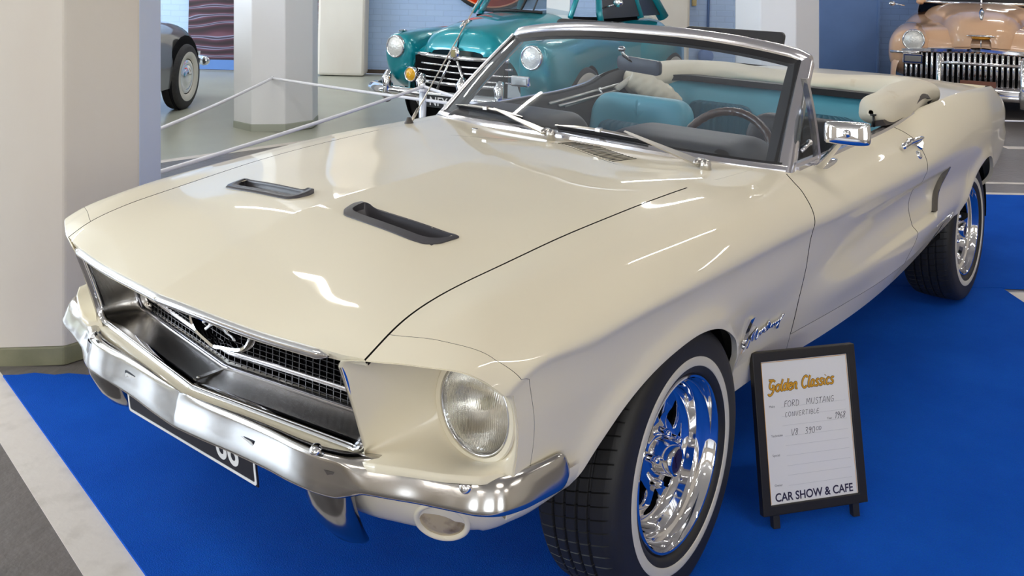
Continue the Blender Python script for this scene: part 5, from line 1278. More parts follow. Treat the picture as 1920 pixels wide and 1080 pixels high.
# ================================================================ framed information sign leaning on the front wing
q = (-.396, .8435, .034, 2.524, .192, .3304, .4237)
w_ = np.array([math.cos(q[3]), math.sin(q[3]), 0]); b_ = np.array([w_[1], -w_[0], 0]); b_ = b_ if np.dot(b_, FW) > 0 else -b_
u_ = np.array([0, 0, 1])*math.cos(q[4])+b_*math.sin(q[4]); n_ = np.cross(w_, u_)
o_ = np.array(q[:3])
SM = Matrix(((w_[0], u_[0], n_[0], o_[0]), (w_[1], u_[1], n_[1], o_[1]), (w_[2], u_[2], n_[2], o_[2]), (0, 0, 0, 1)))
SW, SH = q[5], q[6]
SIGN = thing('display_sign', 'black framed white information card standing beside the front wheel of the cream convertible', 'sign', matrix=SM)
mb = MB(); fw_ = .026; O = [(0, 0), (SW, 0), (SW, SH), (0, SH)]; I = [(fw_, fw_), (SW-fw_, fw_), (SW-fw_, SH-fw_), (fw_, SH-fw_)]
prism(mb, O, [I], -.022, 0, lambda a, b, t: (a, b, t)); mb.obj('frame', mat('frame_black', srgb(26, 23, 23), rough=.45), SIGN, smooth=False, bevel=.0025)
mb = MB(); mb.box((SW/2, SH/2, -.014), (SW-fw_*1.6, SH-fw_*1.6, .012)); mb.obj('backing', BLACK, SIGN, smooth=False)
cx0, cx1, cy0, cy1 = fw_-.001, SW-fw_+.001, fw_-.001, SH-fw_+.001
mb = MB(); mb.box(((cx0+cx1)/2, (cy0+cy1)/2, -.0065), (cx1-cx0, cy1-cy0, .002)); mb.obj('card', mat('card_white', srgb(226, 224, 222), rough=.35, coat=.5, coat_rough=.05), SIGN, smooth=False)
GOLD = mat('gold_print', srgb(208, 150, 30), rough=.4); INK = mat('ink_black', srgb(26, 24, 28), rough=.5); GREYINK = mat('print_grey', srgb(120, 118, 118), rough=.6); NAVY = mat('ink_navy', srgb(34, 26, 58), rough=.5)
def T(x, y): return Matrix.Translation((x, y, -.0052))
cw, ch = cx1-cx0, cy1-cy0
def at(fx, fy): return cx0+cw*fx, cy0+ch*(1-fy)
def card_text(nm, s, fx, fy, size, m, rot=0., shear=0., bold=0., sx=1., align='LEFT', z=0.):
    x, y = at(fx, fy); return text_mesh(nm, s, size, m, SIGN, Matrix.Translation((x, y, -.0052+z)) @ Matrix.Rotation(rot, 4, 'Z'), font_shear=shear, extrude=.00015, align=align, bold=bold, sx=sx)
# pen strokes: letters in a unit box (height 1), several polylines each
STROKES = {
 'F': (.55, [[(.08, 0), (.14, 1)], [(.12, .98), (.60, 1.04)], [(.12, .55), (.45, .58)]]), 'O': (.75, [[(.42, .98), (.16, .84), (.06, .45), (.20, .06), (.46, .02), (.68, .30), (.66, .72), (.44, .98)]]),
 'R': (.66, [[(.10, 0), (.14, .98)], [(.10, .96), (.44, 1.0), (.58, .78), (.40, .54), (.12, .50), (.36, .26), (.62, 0)]]), 'D': (.72, [[(.12, 0), (.16, 1)], [(.06, .98), (.44, .94), (.66, .62), (.56, .18), (.30, -.02), (.06, .02)]]),
 'M': (.95, [[(.04, 0), (.20, .98), (.44, .34), (.72, 1.02), (.86, .02)]]), 'U': (.72, [[(.10, 1), (.08, .30), (.24, .0), (.48, .08), (.60, .50), (.64, 1.02)]]), 'S': (.60, [[(.56, .92), (.30, 1.0), (.12, .78), (.40, .50), (.50, .22), (.26, -.02), (.02, .10)]]),
 'T': (.66, [[(.0, .94), (.66, 1.04)], [(.36, .98), (.28, 0)]]), 'A': (.74, [[(.02, 0), (.40, 1.04), (.62, 0)], [(.14, .36), (.58, .40)]]), 'N': (.74, [[(.08, 0), (.14, .96), (.56, .04), (.66, 1.04)]]), 'G': (.70, [[(.60, .90), (.32, 1.0), (.08, .56), (.22, .04), (.52, .10), (.58, .46), (.34, .44)]]),
 'C': (.62, [[(.56, .90), (.30, .98), (.08, .50), (.24, .02), (.56, .12)]]), 'V': (.66, [[(.04, 1), (.26, 0), (.62, 1.04)]]), 'E': (.58, [[(.54, .98), (.14, .96), (.08, .02), (.54, .04)], [(.10, .50), (.44, .54)]]), 'I': (.26, [[(.10, 0), (.16, 1)]]), 'B': (.62, [[(.10, 0), (.14, 1), (.46, .92), (.44, .62), (.14, .52), (.52, .42), (.50, .08), (.08, .0)]]), 'L': (.54, [[(.14, 1), (.06, .02), (.52, .06)]]),
 '1': (.36, [[(.04, .76), (.24, 1.0), (.14, 0)]]), '9': (.58, [[(.50, .92), (.24, .98), (.10, .68), (.34, .54), (.52, .88), (.44, .30), (.20, -.06)]]), '6': (.58, [[(.44, 1.0), (.14, .52), (.14, .10), (.40, .0), (.50, .30), (.28, .46), (.10, .26)]]), '8': (.58, [[(.46, .92), (.22, 1.0), (.12, .76), (.40, .46), (.40, .10), (.16, .02), (.08, .26), (.44, .66), (.46, .92)]]),
 '3': (.56, [[(.06, .92), (.40, 1.0), (.44, .72), (.18, .54), (.46, .36), (.38, .02), (.02, .06)]]), '0': (.66, [[(.36, 1), (.10, .70), (.10, .16), (.36, .0), (.56, .36), (.52, .84), (.36, 1)]]), ' ': (.55, []),
 'c_': 0}
del STROKES['c_']
SCRIPT = {
 'G': (.74, [[(-.05, 1.10), (.50, 1.08)], [(.66, .92), (.40, 1.06), (.14, .80), (.16, .40), (.42, .26), (.58, .52), (.36, .56), (.60, .54), (.50, -.10), (.24, -.30), (.06, -.12)]]), 'o': (.50, [[(.30, .62), (.10, .46), (.12, .10), (.32, .02), (.46, .24), (.42, .54), (.28, .62), (.54, .52)]]), 'l': (.28, [[(.20, 1.08), (.10, .30), (.18, .02), (.32, .10)]]), 'd': (.52, [[(.40, .56), (.20, .62), (.06, .30), (.16, .02), (.36, .16), (.50, 1.08)], [(.44, .60), (.42, .10), (.56, .06)]]),
 'e': (.48, [[(.08, .32), (.40, .42), (.34, .62), (.12, .50), (.08, .16), (.26, .0), (.50, .14)]]), 'n': (.56, [[(.08, .60), (.06, 0)], [(.08, .40), (.30, .62), (.40, .50), (.36, .10), (.56, .06)]]), 'C': (.66, [[(.62, .90), (.42, 1.08), (.14, .84), (.10, .28), (.34, .0), (.62, .18)]]), 'a': (.52, [[(.40, .54), (.20, .62), (.06, .30), (.16, .02), (.34, .14), (.42, .60), (.40, .12), (.54, .06)]]), 's': (.42, [[(.40, .56), (.20, .62), (.12, .44), (.34, .24), (.28, .04), (.02, .06)]]), 'i': (.28, [[(.14, .60), (.12, .10), (.28, .06)], [(.17, .84), (.19, .90)]]), 'c': (.42, [[(.40, .54), (.20, .62), (.06, .30), (.18, .02), (.42, .14)]]), ' ': (.34, [])}
def written(nm, s, fx, fy, h, m, r, font=STROKES, shear=.12, sx=1., gap=.10, z=0., slope=0., jit=.0):
    x, y = at(fx, fy); mb = MB(); cur = 0.; rr = np.random.default_rng(len(s)+int(fx*100))
    for ch_ in s:
        w, pl = font[ch_]; dy = rr.uniform(-jit, jit)
        for q_ in pl:
            P = np.array([(x+(cur+a)*h*sx+(b-.0)*h*shear, y+(b-.5+dy)*h+slope*cur*h, -.0053+z) for a, b in q_])
            if len(P) > 2: P = spline(P, 6*len(P))
            n0 = mb.n; mb.tube(P, r, n=8)
            mb.V[n0:] = [(a, b, -.0053+z+(c+.0053-z)*.12) for a, b, c in mb.V[n0:]]
        cur += w+gap
    return mb.obj(nm, m, SIGN)
written('title_outline', 'Golden Classics', .065, .185, .0285, INK, .0034, SCRIPT, .22, 1.02, .03, 0., .03)
written('title', 'Golden Classics', .065, .185, .0285, GOLD, .0025, SCRIPT, .22, 1.02, .03, .0006, .03)
written('handwriting', 'FORD  MUSTANG', .235, .315, .0155, INK, .00062, jit=.05, gap=.12)
written('handwriting', 'CONVERTIBLE', .235, .390, .0120, INK, .00055, jit=.05, gap=.24)
written('handwriting', '1968', .80, .437, .0165, INK, .00068, shear=.2, jit=.03, sx=.85)
written('handwriting', 'V8  390', .29, .517, .0160, INK, .00066, shear=.16, jit=.04); written('handwriting', 'CID', .575, .512, .0090, INK, .00055, shear=.16)
for s, fx, fy in (('Make', .065, .325), ('Year', .71, .452), ('Technician', .065, .53), ('Special', .065, .665), ('Owner', .065, .87)): card_text('caption', s, fx, fy, .0085, GREYINK)
card_text('footer', 'CAR SHOW & CAFE', .5, .955, .030, NAVY, rot=.0, bold=.0006, sx=.93, align='CENTER')
mb = MB()
for fy in (.335, .40, .465, .54, .605, .675, .745, .81, .88):
    x0, y_ = at(.20 if fy < .5 else .22, fy); x1, _ = at(.94, fy); mb.box(((x0+x1)/2, y_, -.0052), (x1-x0, .0006, .0003))
mb.obj('ruled_lines', mat('rule_grey', srgb(190, 190, 190), rough=.6), SIGN, smooth=False)
mb = MB(); x0, _ = at(.012, 0)
mb.box((x0, (cy0+cy1)/2, -.0052), (.0016, ch*.985, .0003)); mb.box((cx1-.004, (cy0+cy1)/2, -.0052), (.0012, ch*.985, .0003)); mb.box(((cx0+cx1)/2, cy1-.004, -.0052), (cw*.98, .0012, .0003)); mb.obj('gold_edge', GOLD, SIGN, smooth=False)
for fx in (.12, .88):
    mb = MB(); mb.box((SW*fx, -.016, -.011), (.02, .034, .018)); mb.obj('rubber_foot', BLACK, SIGN, smooth=False)

# ================================================================ rope barrier
ROPE = mat('white_rope', srgb(244, 244, 250), rough=.7, bump=(300, .4, .002))
def post(x, y, h, label, lean=(0, 0)):
    t = thing('barrier_post', label, 'barrier post', (x, y, FLOOR_Z), 'rope barrier posts')
    mb = MB(); mb.tube([(0, 0, .012), (lean[0], lean[1], h)], .028, n=20); mb.obj('pole', mat('post_silver', (.74, .80, .92), rough=.25, metal=.6), t)
    mb = MB(); mb.tube([(lean[0], lean[1], h-.03), (lean[0], lean[1], h-.005)], .031, n=20); mb.tube([(lean[0], lean[1], h), (lean[0], lean[1], h+.015)], .012); mb.sphere((lean[0], lean[1], h+.02), .016); mb.obj('collar', ROPE, t)
    mb = MB(); mb.lathe([(0, 0), (.13, 0), (.13, .008), (.10, .014), (.03, .018), (0, .018)], M=Matrix.Rotation(PI/2, 4, 'X'), n=40); mb.obj('foot', MATS['post_silver'], t)
    return t
P_A = G(7.2, -.656)[:2]
post(P_A[0], P_A[1], .578, 'silver barrier post standing behind the antenna, in front of the teal car', (.02, .03))
P_B = (-3.32, -2.86); 
def rope(a, b, label, sag=.02, r=.0115):
    a, b = np.array(a), np.array(b); p = [a+(b-a)*t-np.array([0, 0, sag*4*t*(1-t)]) for t in np.linspace(0, 1, 24)]
    return tag(MB().tube(p, r, n=10).obj('barrier_rope', ROPE), label, 'rope', 'white barrier ropes')
top_a = (P_A[0]+.02, P_A[1]+.03, .582)
near_end = (np.array([-.563, -2.414])-np.array(top_a[:2]))*1.35+np.array(top_a[:2])
post(near_end[0], near_end[1], .425, 'silver barrier post hidden behind the large pillar', (0, 0)); post(-2.30, -1.75+.35, .425, 'silver barrier post behind the front of the convertible') if False else None
rope(top_a, (near_end[0], near_end[1], .43), 'white barrier rope running forward past the wing of the convertible')
hook = np.array(G(8.345, -2.076, .468))
rope(hook, np.array([-1.371, -3.744, .43])+(np.array([-1.371, -3.744, .43])-hook)*.45, 'white barrier rope from the octagonal pillar towards the left', r=.012)
eb = np.array(G(7.0, (852-960)/1789.1*7.0, .503)); rope(hook, eb+(eb-hook)*.9, 'white barrier rope from the octagonal pillar across the front of the teal car', r=.012)
ea = np.array(G(6.95, (850-960)/1789.1*6.95, .549)); rope(top_a, ea+(ea-np.array(top_a))*2.2, 'white barrier rope from the post towards the windscreen', sag=.0)
mb = MB(); mb.sphere((0, 0, 0), (.02, .02, .02)); mb.tube([(0, 0, 0), tuple(np.array([GF[0], GF[1], 0])*.05)], .006); hk = mb.obj('rope_hook', CHROME); hk.location = tuple(hook); tag(hk, 'small metal rope hook on the octagonal white pillar', 'hook')
ra, rb = G(7.10, 3.2, .43), G(7.10, 7.2, .43)
rope(ra, rb, 'thin white barrier rope under the bumper of the peach car', sag=.0, r=.006)
# ================================================================ other cars in the hall
def heading(depth, lat, flat, fdep, z=FLOOR_Z):
    f = GR*flat+GF*fdep; f = f/np.linalg.norm(f); m = Matrix(((f[0], -f[1], 0), (f[1], f[0], 0), (0, 0, 1))).to_4x4(); m.translation = G(depth, lat, z); return m
def loft(secs, name, m, parent, closed=False, nx=60, n=48, caps=True, **k):
    """secs: list of (x, [(y, z)...]) open or closed outlines, all with the same count of points"""
    S = np.array([[(x, y, z) for y, z in pts] for x, pts in secs]); nsec, npts = S.shape[:2]
    A = np.stack([spline(S[:, j], nx) for j in range(npts)], 1); B = np.array([spline(np.concatenate([r, r[:1]]) if closed else r, n+1)[:-1] if closed else spline(r, n) for r in A])
    mb = MB(); mb.grid(B, closed_v=closed)
    if caps and closed: n0 = 0; L = B.shape[1]; mb.F += [tuple(range(L)), tuple((B.shape[0]-1)*L+i for i in reversed(range(L)))]; mb.M += [0, 0]
    return mb.obj(name, m, parent, angle=60, **k)
def arch(w, zt, zb, e=.55, n=9, yc=0.):
    """half-round section from one side over the top to the other"""
    out = []
    for a in np.linspace(PI, 0, n): c, s_ = math.cos(a), math.sin(a); out.append((yc+w*math.copysign(abs(c)**e, c), zb+(zt-zb)*abs(s_)**e))
    return out
def road_wheel(parent, x, y, z, R, side, wwr=.24, name='wheel'):
    M = Matrix.Translation((x, y, z)) @ (Matrix.Identity(4) if side > 0 else Matrix.Rotation(PI, 4, 'Z'))
    mb = MB(); mb.lathe([(.0, .006), (.05, .010), (.085, .004), (.10, -.012), (.13, -.004), (.160, -.002), (.172, -.012), (.178, -.05)], M=M, n=40); w = mb.obj(name, CHROME, parent)
    mb = MB(); mb.lathe([(.175, -.15), (R*.85, -.16), (R*.97, -.14), (R, -.12), (R, -.03), (R*.97, -.008), (R*.90, .006), (wwr+.004, .010), (wwr, .011), (.185, .006), (.176, -.008)], M=M, n=60, mis=[0]*7+[0, 1, 1]); mb.obj('tyre', None, w, mats=[RUBBER, WHITEWALL]); return w
def round_lamp(parent, c, r, n=(1, 0, 0), ring=CHROME, lens=None, nm='headlamp', bulge=.35):
    M = Matrix.Translation(c) @ Vector(n).normalized().to_track_quat('Y', 'Z').to_matrix().to_4x4()
    mb = MB(); mb.lathe([(r*1.10, -.05), (r*1.22, -.02), (r*1.20, .008), (r*1.08, .018), (r*1.0, .008)], M=M, n=40); l = mb.obj(nm, ring, parent)
    mb = MB(); mb.lathe([(r*1.02, .006), (r*.8, r*bulge*.6), (r*.4, r*bulge*.92), (0, r*bulge)], M=M, n=36); mb.obj('lens', lens or LAMPLENS, l); return l
LAMPLENS = mat('lamp_lens', (.86, .86, .82), rough=.10, metal=.35, bump=(46, .7, .01))
def oriented(fn, s): return [(x, y*s, z) for x, y, z in fn]

# ---- teal saloon on the left
TEAL = mat('teal_metallic_paint', srgb(0, 146, 160), rough=.28, metal=.25, coat=1., coat_rough=.03)
TC = thing('vintage_saloon', 'teal green rounded vintage saloon with chrome grille and yellow fog lamp', 'car', matrix=heading(7.97, -.383, -.533, -.846))
loft([(.10, arch(.26, .80, .762, .7)), (.075, arch(.34, .88, .755, .65)), (.02, arch(.39, .955, .70, .62)), (-.12, arch(.42, 1.005, .6, .62)), (-.45, arch(.47, 1.055, .45, .6)), (-.80, arch(.54, 1.085, .45, .55)), (-1.05, arch(.62, 1.085, .45, .5))], 'bonnet', TEAL, TC)
loft([(.00, [(y, z) for y, z in arch(.56, .80, .40, .6)]), (-.05, arch(.62, .84, .38, .55)), (-.4, arch(.66, .86, .34, .5)), (-.9, arch(.70, .98, .30, .42)), (-1.5, arch(.745, 1.03, .26, .38)), (-2.2, arch(.76, 1.05, .26, .40)), (-2.75, arch(.74, 1.02, .28, .48)), (-3.1, arch(.66, .86, .32, .55)), (-3.32, arch(.50, .62, .36, .6))], 'body', TEAL, TC)
for s in (1, -1):
    def fsec(yc, zc, ry, rz, e=.8): return [(s*(yc+ry*math.copysign(abs(math.cos(a))**e, math.cos(a))), zc+rz*math.copysign(abs(math.sin(a))**e, math.sin(a))) for a in np.arange(16)/16*2*PI]
    loft([(.045, fsec(.69, .775, .085, .085)), (.03, fsec(.69, .76, .125, .125)), (-.02, fsec(.685, .70, .155, .20)), (-.15, fsec(.685, .66, .165, .255)), (-.45, fsec(.69, .65, .150, .275)), (-.8, fsec(.70, .66, .11, .26)), (-1.15, fsec(.70, .68, .07, .20)), (-1.5, fsec(.70, .70, .03, .12))], 'front_wing', TEAL, TC, closed=True)
    loft([(-1.85, fsec(.72, .62, .03, .12)), (-2.05, fsec(.73, .60, .075, .24)), (-2.5, fsec(.72, .60, .115, .32)), (-2.9, fsec(.68, .58, .10, .28)), (-3.15, fsec(.60, .54, .05, .14))], 'rear_wing', TEAL, TC, closed=True)
    round_lamp(TC, (.055, s*.69, .782), .082)
    road_wheel(TC, -.60, s*.845, .335, .335, s, .285); road_wheel(TC, -2.50, s*.84, .335, .335, s, .285)
    mb = MB(); mb.sphere((-.60, s*.80, .36), (.38, .045, .36)); mb.obj('wheel_arch', DARK, TC)
    # overriders and indicator box
    for y_ in (.20, .56):
        mb = MB(); mb.tube([(.30, s*y_, .355), (.325, s*y_, .40), (.315, s*y_, .47), (.325, s*y_, .55), (.295, s*y_, .60)], np.array([.028, .040, .033, .042, .026]), n=14); mb.obj('overrider', CHROME, TC)
    mb = MB(); mb.sphere((-.05, s*.70, .915), (.06, .012, .010)); mb.obj('wing_marker', CHROME, TC)
    if s < 0: continue
    mb = MB(); mb.box((.13, s*.64, .60), (.04, .17, .085), bev=.012); b = mb.obj('indicator', CHROME, TC, smooth=False); mb = MB(); mb.box((.152, s*.64, .60), (.01, .14, .058), bev=.006); mb.obj('lens', mat('clear_indicator', (.5, .52, .52), rough=.2, metal=.5), b, smooth=False)
mb = MB(); mb.box((.05, 0, .585), (.06, .90, .29)); mb.obj('grille_back', DARK, TC, smooth=False)
def gbar(y, z, r, nm='grille_bar', x=.10, k=.10): mb = MB(); mb.tube([(x+.03-k*(t**2), t*y, z) for t in np.linspace(-1, 1, 24)], r, n=10); return mb.obj(nm, CHROME, TC)
gbar(.47, .738, .020, 'grille_top_bar'); gbar(.50, .668, .010); gbar(.58, .615, .009); gbar(.50, .560, .009); gbar(.44, .520, .017, 'grille_lower_bar', .13)
mb = MB(); mb.sphere((.135, 0, .775), (.028, .052, .060)); bd = mb.obj('grille_badge', CHROME, TC); mb = MB(); mb.box((.160, 0, .778), (.006, .042, .060), bev=.004); mb.obj('badge_shield', mat('badge_olive', srgb(150, 140, 96), rough=.3), bd, smooth=False)
for s in (1, -1): mb = MB(); mb.tube([(.15, s*.035, .715), (.16, s*.15, .475)], .012); mb.obj('grille_strut', CHROME, TC)
mb = MB(); mb.tube([(.10, -.86, .43), (.20, -.80, .435), (.29, -.6, .435), (.32, 0, .435), (.29, .6, .435), (.20, .80, .435), (.10, .86, .43)], np.array([.05, .052, .048, .046, .048, .052, .05]), n=14); mb.obj('front_bumper', CHROME, TC)
mb = MB(); mb.sphere((.04, -.835, .425), (.13, .055, .058)); mb.sphere((.04, .835, .425), (.13, .055, .058)) if False else None; mb.obj('bumper_end', mat('dark_bumper_end', srgb(44, 50, 52), rough=.15, coat=1.), TC)
round_lamp(TC, (.25, -.36, .585), .052, nm='fog_lamp', lens=mat('yellow_lens', srgb(236, 176, 20), rough=.15, coat=1., bump=(60, .6, .01)), bulge=.6)
Mt = Matrix.Translation((.37, .06, .405)); mb = MB(); mb.box((0, 0, 0), (.01, .46, .10), M=Mt); tp = mb.obj('number_plate', BLACK, TC, smooth=False)
text_mesh('plate_number', 'NFY-2', .098, MATS['plate_white'], tp, Mt @ Matrix.Translation((.0055, 0, -.003)) @ TXT, bold=.001)
mb = MB(); mb.tube([(.06, 0, .99), (-.02, 0, 1.025), (-.10, 0, 1.035)], np.array([.012, .026, .006])); mb.obj('bonnet_ornament', CHROME, TC)
mb = MB(); mb.tube([(.105, 0, .80), (.085, 0, .90), (.045, 0, .965)], .006); mb.obj('bonnet_strip', mat('strip_dark_teal', srgb(6, 60, 84), rough=.2, coat=1.), TC)
for s in (1, -1):
    for pts_, r_ in (([(-.88, s*.52, 1.06), (-1.25, s*.47, 1.46)], .024), ([(-1.20, s*.66, 1.02), (-1.22, s*.63, 1.1), (-1.40, s*.52, 1.46)], .030), ([(-1.98, s*.70, 1.02), (-1.95, s*.55, 1.47)], .032), ([(-2.62, s*.66, 1.0), (-2.35, s*.50, 1.44)], .06)):
        MB().tube(pts_, r_).obj('pillar', TEAL, TC)
    mb = MB(); mb.add([(-1.23, s*.665, 1.04), (-1.95, s*.70, 1.04), (-1.93, s*.57, 1.44), (-1.42, s*.54, 1.44)], [(0, 1, 2, 3)]); mb.add([(-2.02, s*.70, 1.04), (-2.56, s*.66, 1.03), (-2.33, s*.53, 1.42), (-1.98, s*.56, 1.44)], [(0, 1, 2, 3)]); mb.obj('side_window', mat('dim_window', (.012, .013, .015), rough=.35) if s > 0 else GLASS_DARK, TC, smooth=False)
loft([(-1.20, arch(.50, 1.47, 1.42, .6)), (-1.5, arch(.55, 1.52, 1.42, .6)), (-2.0, arch(.55, 1.53, 1.42, .6)), (-2.4, arch(.48, 1.46, 1.40, .6))], 'roof', TEAL, TC)
mb = MB(); rows = []
for t in np.linspace(0, 1, 10): rows.append([(-.86-.40*t-.06*abs(q_), (.52-.06*t)*q_*1., 1.075+.38*t) for q_ in np.linspace(-1, 1, 20)])
mb.grid(np.array(rows)); mb.obj('windscreen', GLASS, TC)
mb = MB(); mb.tube([(-.86, 0, 1.07), (-1.22, 0, 1.46)], .012); mb.tube([(-.93, .1, 1.08), (-1.24, .08, 1.46)], .008); mb.tube([(-.80, -.24, 1.085), (-.80, .0, 1.10), (-.83, .26, 1.09)], .013, n=8); mb.obj('screen_bar', BLACK, TC)
mb = MB(); mb.box((-1.6, -.0, .98), (1.1, 1.2, .1)); mb.obj('interior', DARK, TC, smooth=False)
mb = MB(); mb.box((-.95, .355, 1.165), (.004, .24, .32), M=None); pp = mb.obj('paper_notice', mat('paper_white', srgb(232, 232, 232), rough=.7), smooth=False); pp.matrix_world = TC.matrix_world @ Matrix.Rotation(0, 4, 'Y'); tag(pp, 'white paper notice propped inside the windscreen of the teal saloon', 'notice')
mb = MB(); mb.tube([(-1.33, .60, 1.13), (-1.30, .74, 1.17)], .008); mb.sphere((-1.30, .78, 1.19), (.02, .05, .04)); mb.obj('door_mirror', CHROME, TC)

# ---- peach saloon on the right
PEACH = mat('peach_paint', srgb(228, 186, 150), rough=.35, coat=1., coat_rough=.03)
DC = thing('vintage_saloon', 'peach coloured vintage saloon with a wide toothed chrome grille', 'car', matrix=heading(10.3, 5.08, -.44, -.90))
loft([(.06, arch(.84, .66, .30, .45)), (.04, arch(.87, .80, .28, .5)), (-.06, arch(.90, .90, .26, .5)), (-.4, arch(.92, .945, .24, .5)), (-.9, arch(.93, .97, .24, .48)), (-1.6, arch(.94, 1.05, .24, .42)), (-3.2, arch(.93, 1.05, .26, .45)), (-4.0, arch(.85, .95, .28, .5)), (-4.5, arch(.70, .70, .32, .55))], 'body', PEACH, DC)
loft([(.145, arch(.10, .86, .74, .8)), (.12, arch(.20, .92, .73, .75)), (.04, arch(.30, 1.0, .72, .7)), (-.15, arch(.38, 1.08, .70, .65)), (-.6, arch(.46, 1.14, .70, .6)), (-1.1, arch(.60, 1.17, .70, .55)), (-1.35, arch(.66, 1.16, .7, .5))], 'bonnet', PEACH, DC)
loft([(.085, arch(.10, .74, .66, .8)), (.10, arch(.30, .76, .60, .8))], 'nose_panel', PEACH, DC) if False else None
for s in (1, -1):
    def fsec(yc, zc, ry, rz, e=.8): return [(s*(yc+ry*math.copysign(abs(math.cos(a))**e, math.cos(a))), zc+rz*math.copysign(abs(math.sin(a))**e, math.sin(a))) for a in np.arange(16)/16*2*PI]
    loft([(.10, fsec(.70, .72, .10, .11)), (.07, fsec(.70, .70, .17, .17)), (-.03, fsec(.70, .66, .22, .235)), (-.3, fsec(.71, .63, .24, .29)), (-.8, fsec(.73, .62, .22, .31)), (-1.3, fsec(.75, .63, .18, .27))], 'front_wing', PEACH, DC, closed=True)
    round_lamp(DC, (.10, s*.665, .775), .098); road_wheel(DC, -.75, s*.78, .36, .36, s, .27); road_wheel(DC, -3.4, s*.78, .36, .36, s, .27)
    mb = MB(); mb.box((.135, s*.665, .575), (.05, .21, .115), bev=.012); b = mb.obj('parking_lamp', CHROME, DC, smooth=False); mb = MB(); mb.box((.162, s*.665, .575), (.01, .17, .065), bev=.008); mb.obj('lens', mat('grey_lens', (.20, .20, .20), rough=.25), b, smooth=False)
    mb = MB(); mb.tube([(.36, s*.395, .14), (.375, s*.395, .25), (.365, s*.395, .62), (.34, s*.395, .655)], np.array([.022, .030, .026, .016]), n=14); mb.obj('bumper_guard', CHROME, DC)
    mb = MB(); mb.tube([(.05, s*.90, .635), (.115, s*.80, .640), (.15, s*.60, .645)], .016); mb.obj('wing_strip', CHROME, DC)
mb = MB(); mb.box((.09, 0, .48), (.04, 1.52, .34)); mb.obj('grille_back', DARK, DC, smooth=False)
mb = MB()
for k in range(-14, 15):
    y_ = k*.0525; zt = .655+.045*(1-abs(y_)/.76)-(.10 if abs(y_) > .58 else 0); x_ = .175-.09*(y_/.76)**2
    mb.tube([(x_-.03, y_, .315), (x_+.006, y_, .345), (x_+.012, y_, .50), (x_+.004, y_, zt-.03), (x_-.03, y_, zt)], np.array([.013, .015, .0155, .015, .012]), n=8)
gt = mb.obj('grille_teeth', CHROME, DC)
mb = MB(); p = [(.165-.09*(t*t), t*.80, .665+.045*(1-abs(t))) for t in np.linspace(-1, 1, 40)]; mb.sweep(np.array(p), [(-.02, -.018), (-.02, .012), (.0, .022), (.022, .012), (.022, -.018)], (1, 0, 0), (0, 0, 1)); mb.obj('grille_top_bar', CHROME, DC, angle=50)
mb = MB(); p = [(.15-.09*(t*t), t*.80, .312) for t in np.linspace(-1, 1, 40)]; mb.sweep(np.array(p), [(-.03, -.016), (-.03, .016), (.03, .016), (.03, -.016)], (1, 0, 0), (0, 0, 1)); mb.obj('grille_lower_bar', CHROME, DC)
p = [(.34-.16*abs(t)**3, t*.98, .27) for t in np.linspace(-1, 1, 40)]; mb = MB(); mb.sweep(np.array(p), [(-.03, -.075), (.008, -.070), (.018, -.03), (.004, 0), (.018, .03), (.006, .066), (-.03, .07)], (1, 0, 0), (0, 0, 1)); mb.obj('front_bumper', CHROME, DC)
mb = MB(); mb.tube([(.365, -.395, .575), (.37, .395, .575)], .016); mb.obj('guard_bar', CHROME, DC)
mb = MB(); mb.box((.33, -.02, .365), (.03, .34, .06), bev=.006); mb.obj('plate_bracket', mat('rust_brown', srgb(120, 76, 62), rough=.6), DC, smooth=False)
mb = MB(); mb.sphere((.155, 0, .858), (.03, .145, .014)); em = mb.obj('bonnet_badge', CHROME, DC); mb = MB(); mb.sphere((.15, 0, .835), (.03, .095, .022)); mb.obj('badge_enamel', mat('badge_gold', srgb(196, 138, 50), rough=.25, metal=.6), em)
mb = MB(); mb.tube([(.165, 0, .74), (.165, 0, .83)], .007); mb.obj('centre_strip', CHROME, DC)
mb = MB(); mb.tube([(.08, 0, 1.02), (.06, 0, 1.06), (-.02, 0, 1.10), (-.12, 0, 1.14)], np.array([.012, .022, .028, .010])); mb.obj('bonnet_ornament', CHROME, DC)
mb = MB(); rows = []
for t in np.linspace(0, 1, 8): rows.append([(-1.12-.34*t-.22*abs(q_)**2, (.66-.06*t)*q_, 1.165+.38*t) for q_ in np.linspace(-1, 1, 20)])
mb.grid(np.array(rows)); mb.obj('windscreen', mat('dark_screen', (.012, .013, .015), rough=.06, coat=1.), DC)
mb = MB(); mb.tube(rows[0], .018); mb.tube([(-1.115, 0, 1.17), (-1.45, 0, 1.54)], .012); mb.obj('screen_frame', CHROME, DC)
loft([(-1.42, arch(.62, 1.56, 1.50, .6)), (-2.0, arch(.68, 1.64, 1.48, .55)), (-2.8, arch(.66, 1.62, 1.46, .55)), (-3.4, arch(.55, 1.45, 1.36, .6))], 'roof', PEACH, DC)
loft([(-1.34, arch(.70, 1.20, 1.0, .4)), (-2.2, arch(.74, 1.22, 1.0, .4)), (-3.4, arch(.66, 1.2, 1.0, .4)), (-3.7, arch(.5, 1.05, 1.0, .4))], 'cabin', PEACH, DC)
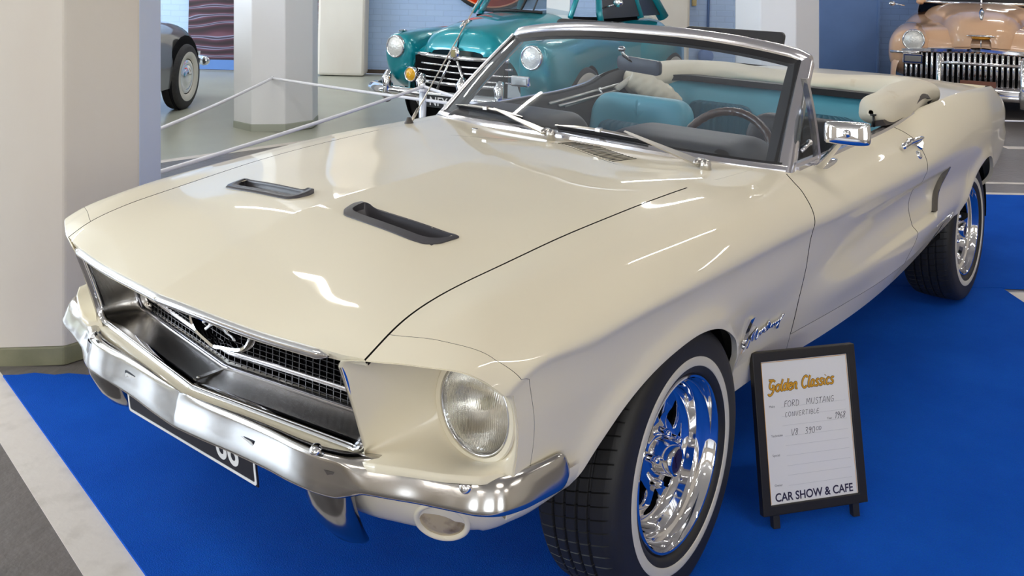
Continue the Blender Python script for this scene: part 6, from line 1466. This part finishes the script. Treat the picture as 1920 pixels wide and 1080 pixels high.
for s in (1, -1):
    for pts_, r_ in (([(-1.30, s*.68, 1.15), (-1.62, s*.60, 1.55)], .045), ([(-2.35, s*.70, 1.2), (-2.35, s*.62, 1.55)], .04), ([(-3.5, s*.56, 1.15), (-3.2, s*.52, 1.48)], .09)): MB().tube(pts_, r_).obj('pillar', PEACH, DC)
mb = MB(); mb.tube([(-1.40, -.86, 1.10), (-1.40, -.98, 1.12)], .008); mb.sphere((-1.40, -1.01, 1.12), (.02, .04, .03)); mb.obj('door_mirror', CHROME, DC)

# ---- grey car at the far left
GREYP = mat('grey_car_paint', srgb(84, 82, 80), rough=.3, metal=.1, coat=1., coat_rough=.03)
GC = thing('vintage_saloon', 'dark grey vintage car with a whitewall wheel, half hidden by the large pillar', 'car', matrix=heading(9.50, -3.25, .06, 1.0) @ Matrix.Translation((0, .80, 0)))
loft([(.68, arch(.55, .60, .32, .6)), (.62, arch(.68, .74, .28, .55)), (.40, arch(.78, .84, .26, .5)), (.0, arch(.80, .90, .25, .45)), (-.6, arch(.81, .93, .25, .42)), (-1.6, arch(.82, .96, .25, .40)), (-3.2, arch(.80, .96, .26, .42)), (-3.8, arch(.66, .80, .3, .5))], 'body', GREYP, GC)
mb = MB(); mb.sphere((0.02, -.80, .36), (.39, .022, .375)); mb.obj('wheel_arch', DARK, GC)
road_wheel(GC, .02, -.838, .325, .325, -1, .245); road_wheel(GC, -2.6, -.81, .325, .325, -1, .245)
road_wheel(GC, .02, .79, .325, .325, 1, .245); road_wheel(GC, -2.6, .79, .325, .325, 1, .245)
p = [(.62+.16*math.cos(t)*1., -.78*math.sin(t), .42) for t in np.linspace(-PI/2*1.1, PI/2*1.1, 30)]; mb = MB(); mb.tube(p, .05, n=12); mb.obj('bumper', CHROME, GC)
mb = MB(); mb.tube([(.80, -.62, .30), (.82, -.62, .50)], .028); mb.obj('overrider', CHROME, GC)
loft([(-.9, arch(.62, 1.0, .9, .5)), (-1.3, arch(.62, 1.40, .9, .5)), (-2.2, arch(.62, 1.45, .9, .5)), (-2.9, arch(.58, 1.1, .9, .5))], 'cabin', mat('grey_glass', (.02, .02, .025), rough=.08, coat=1.), GC)
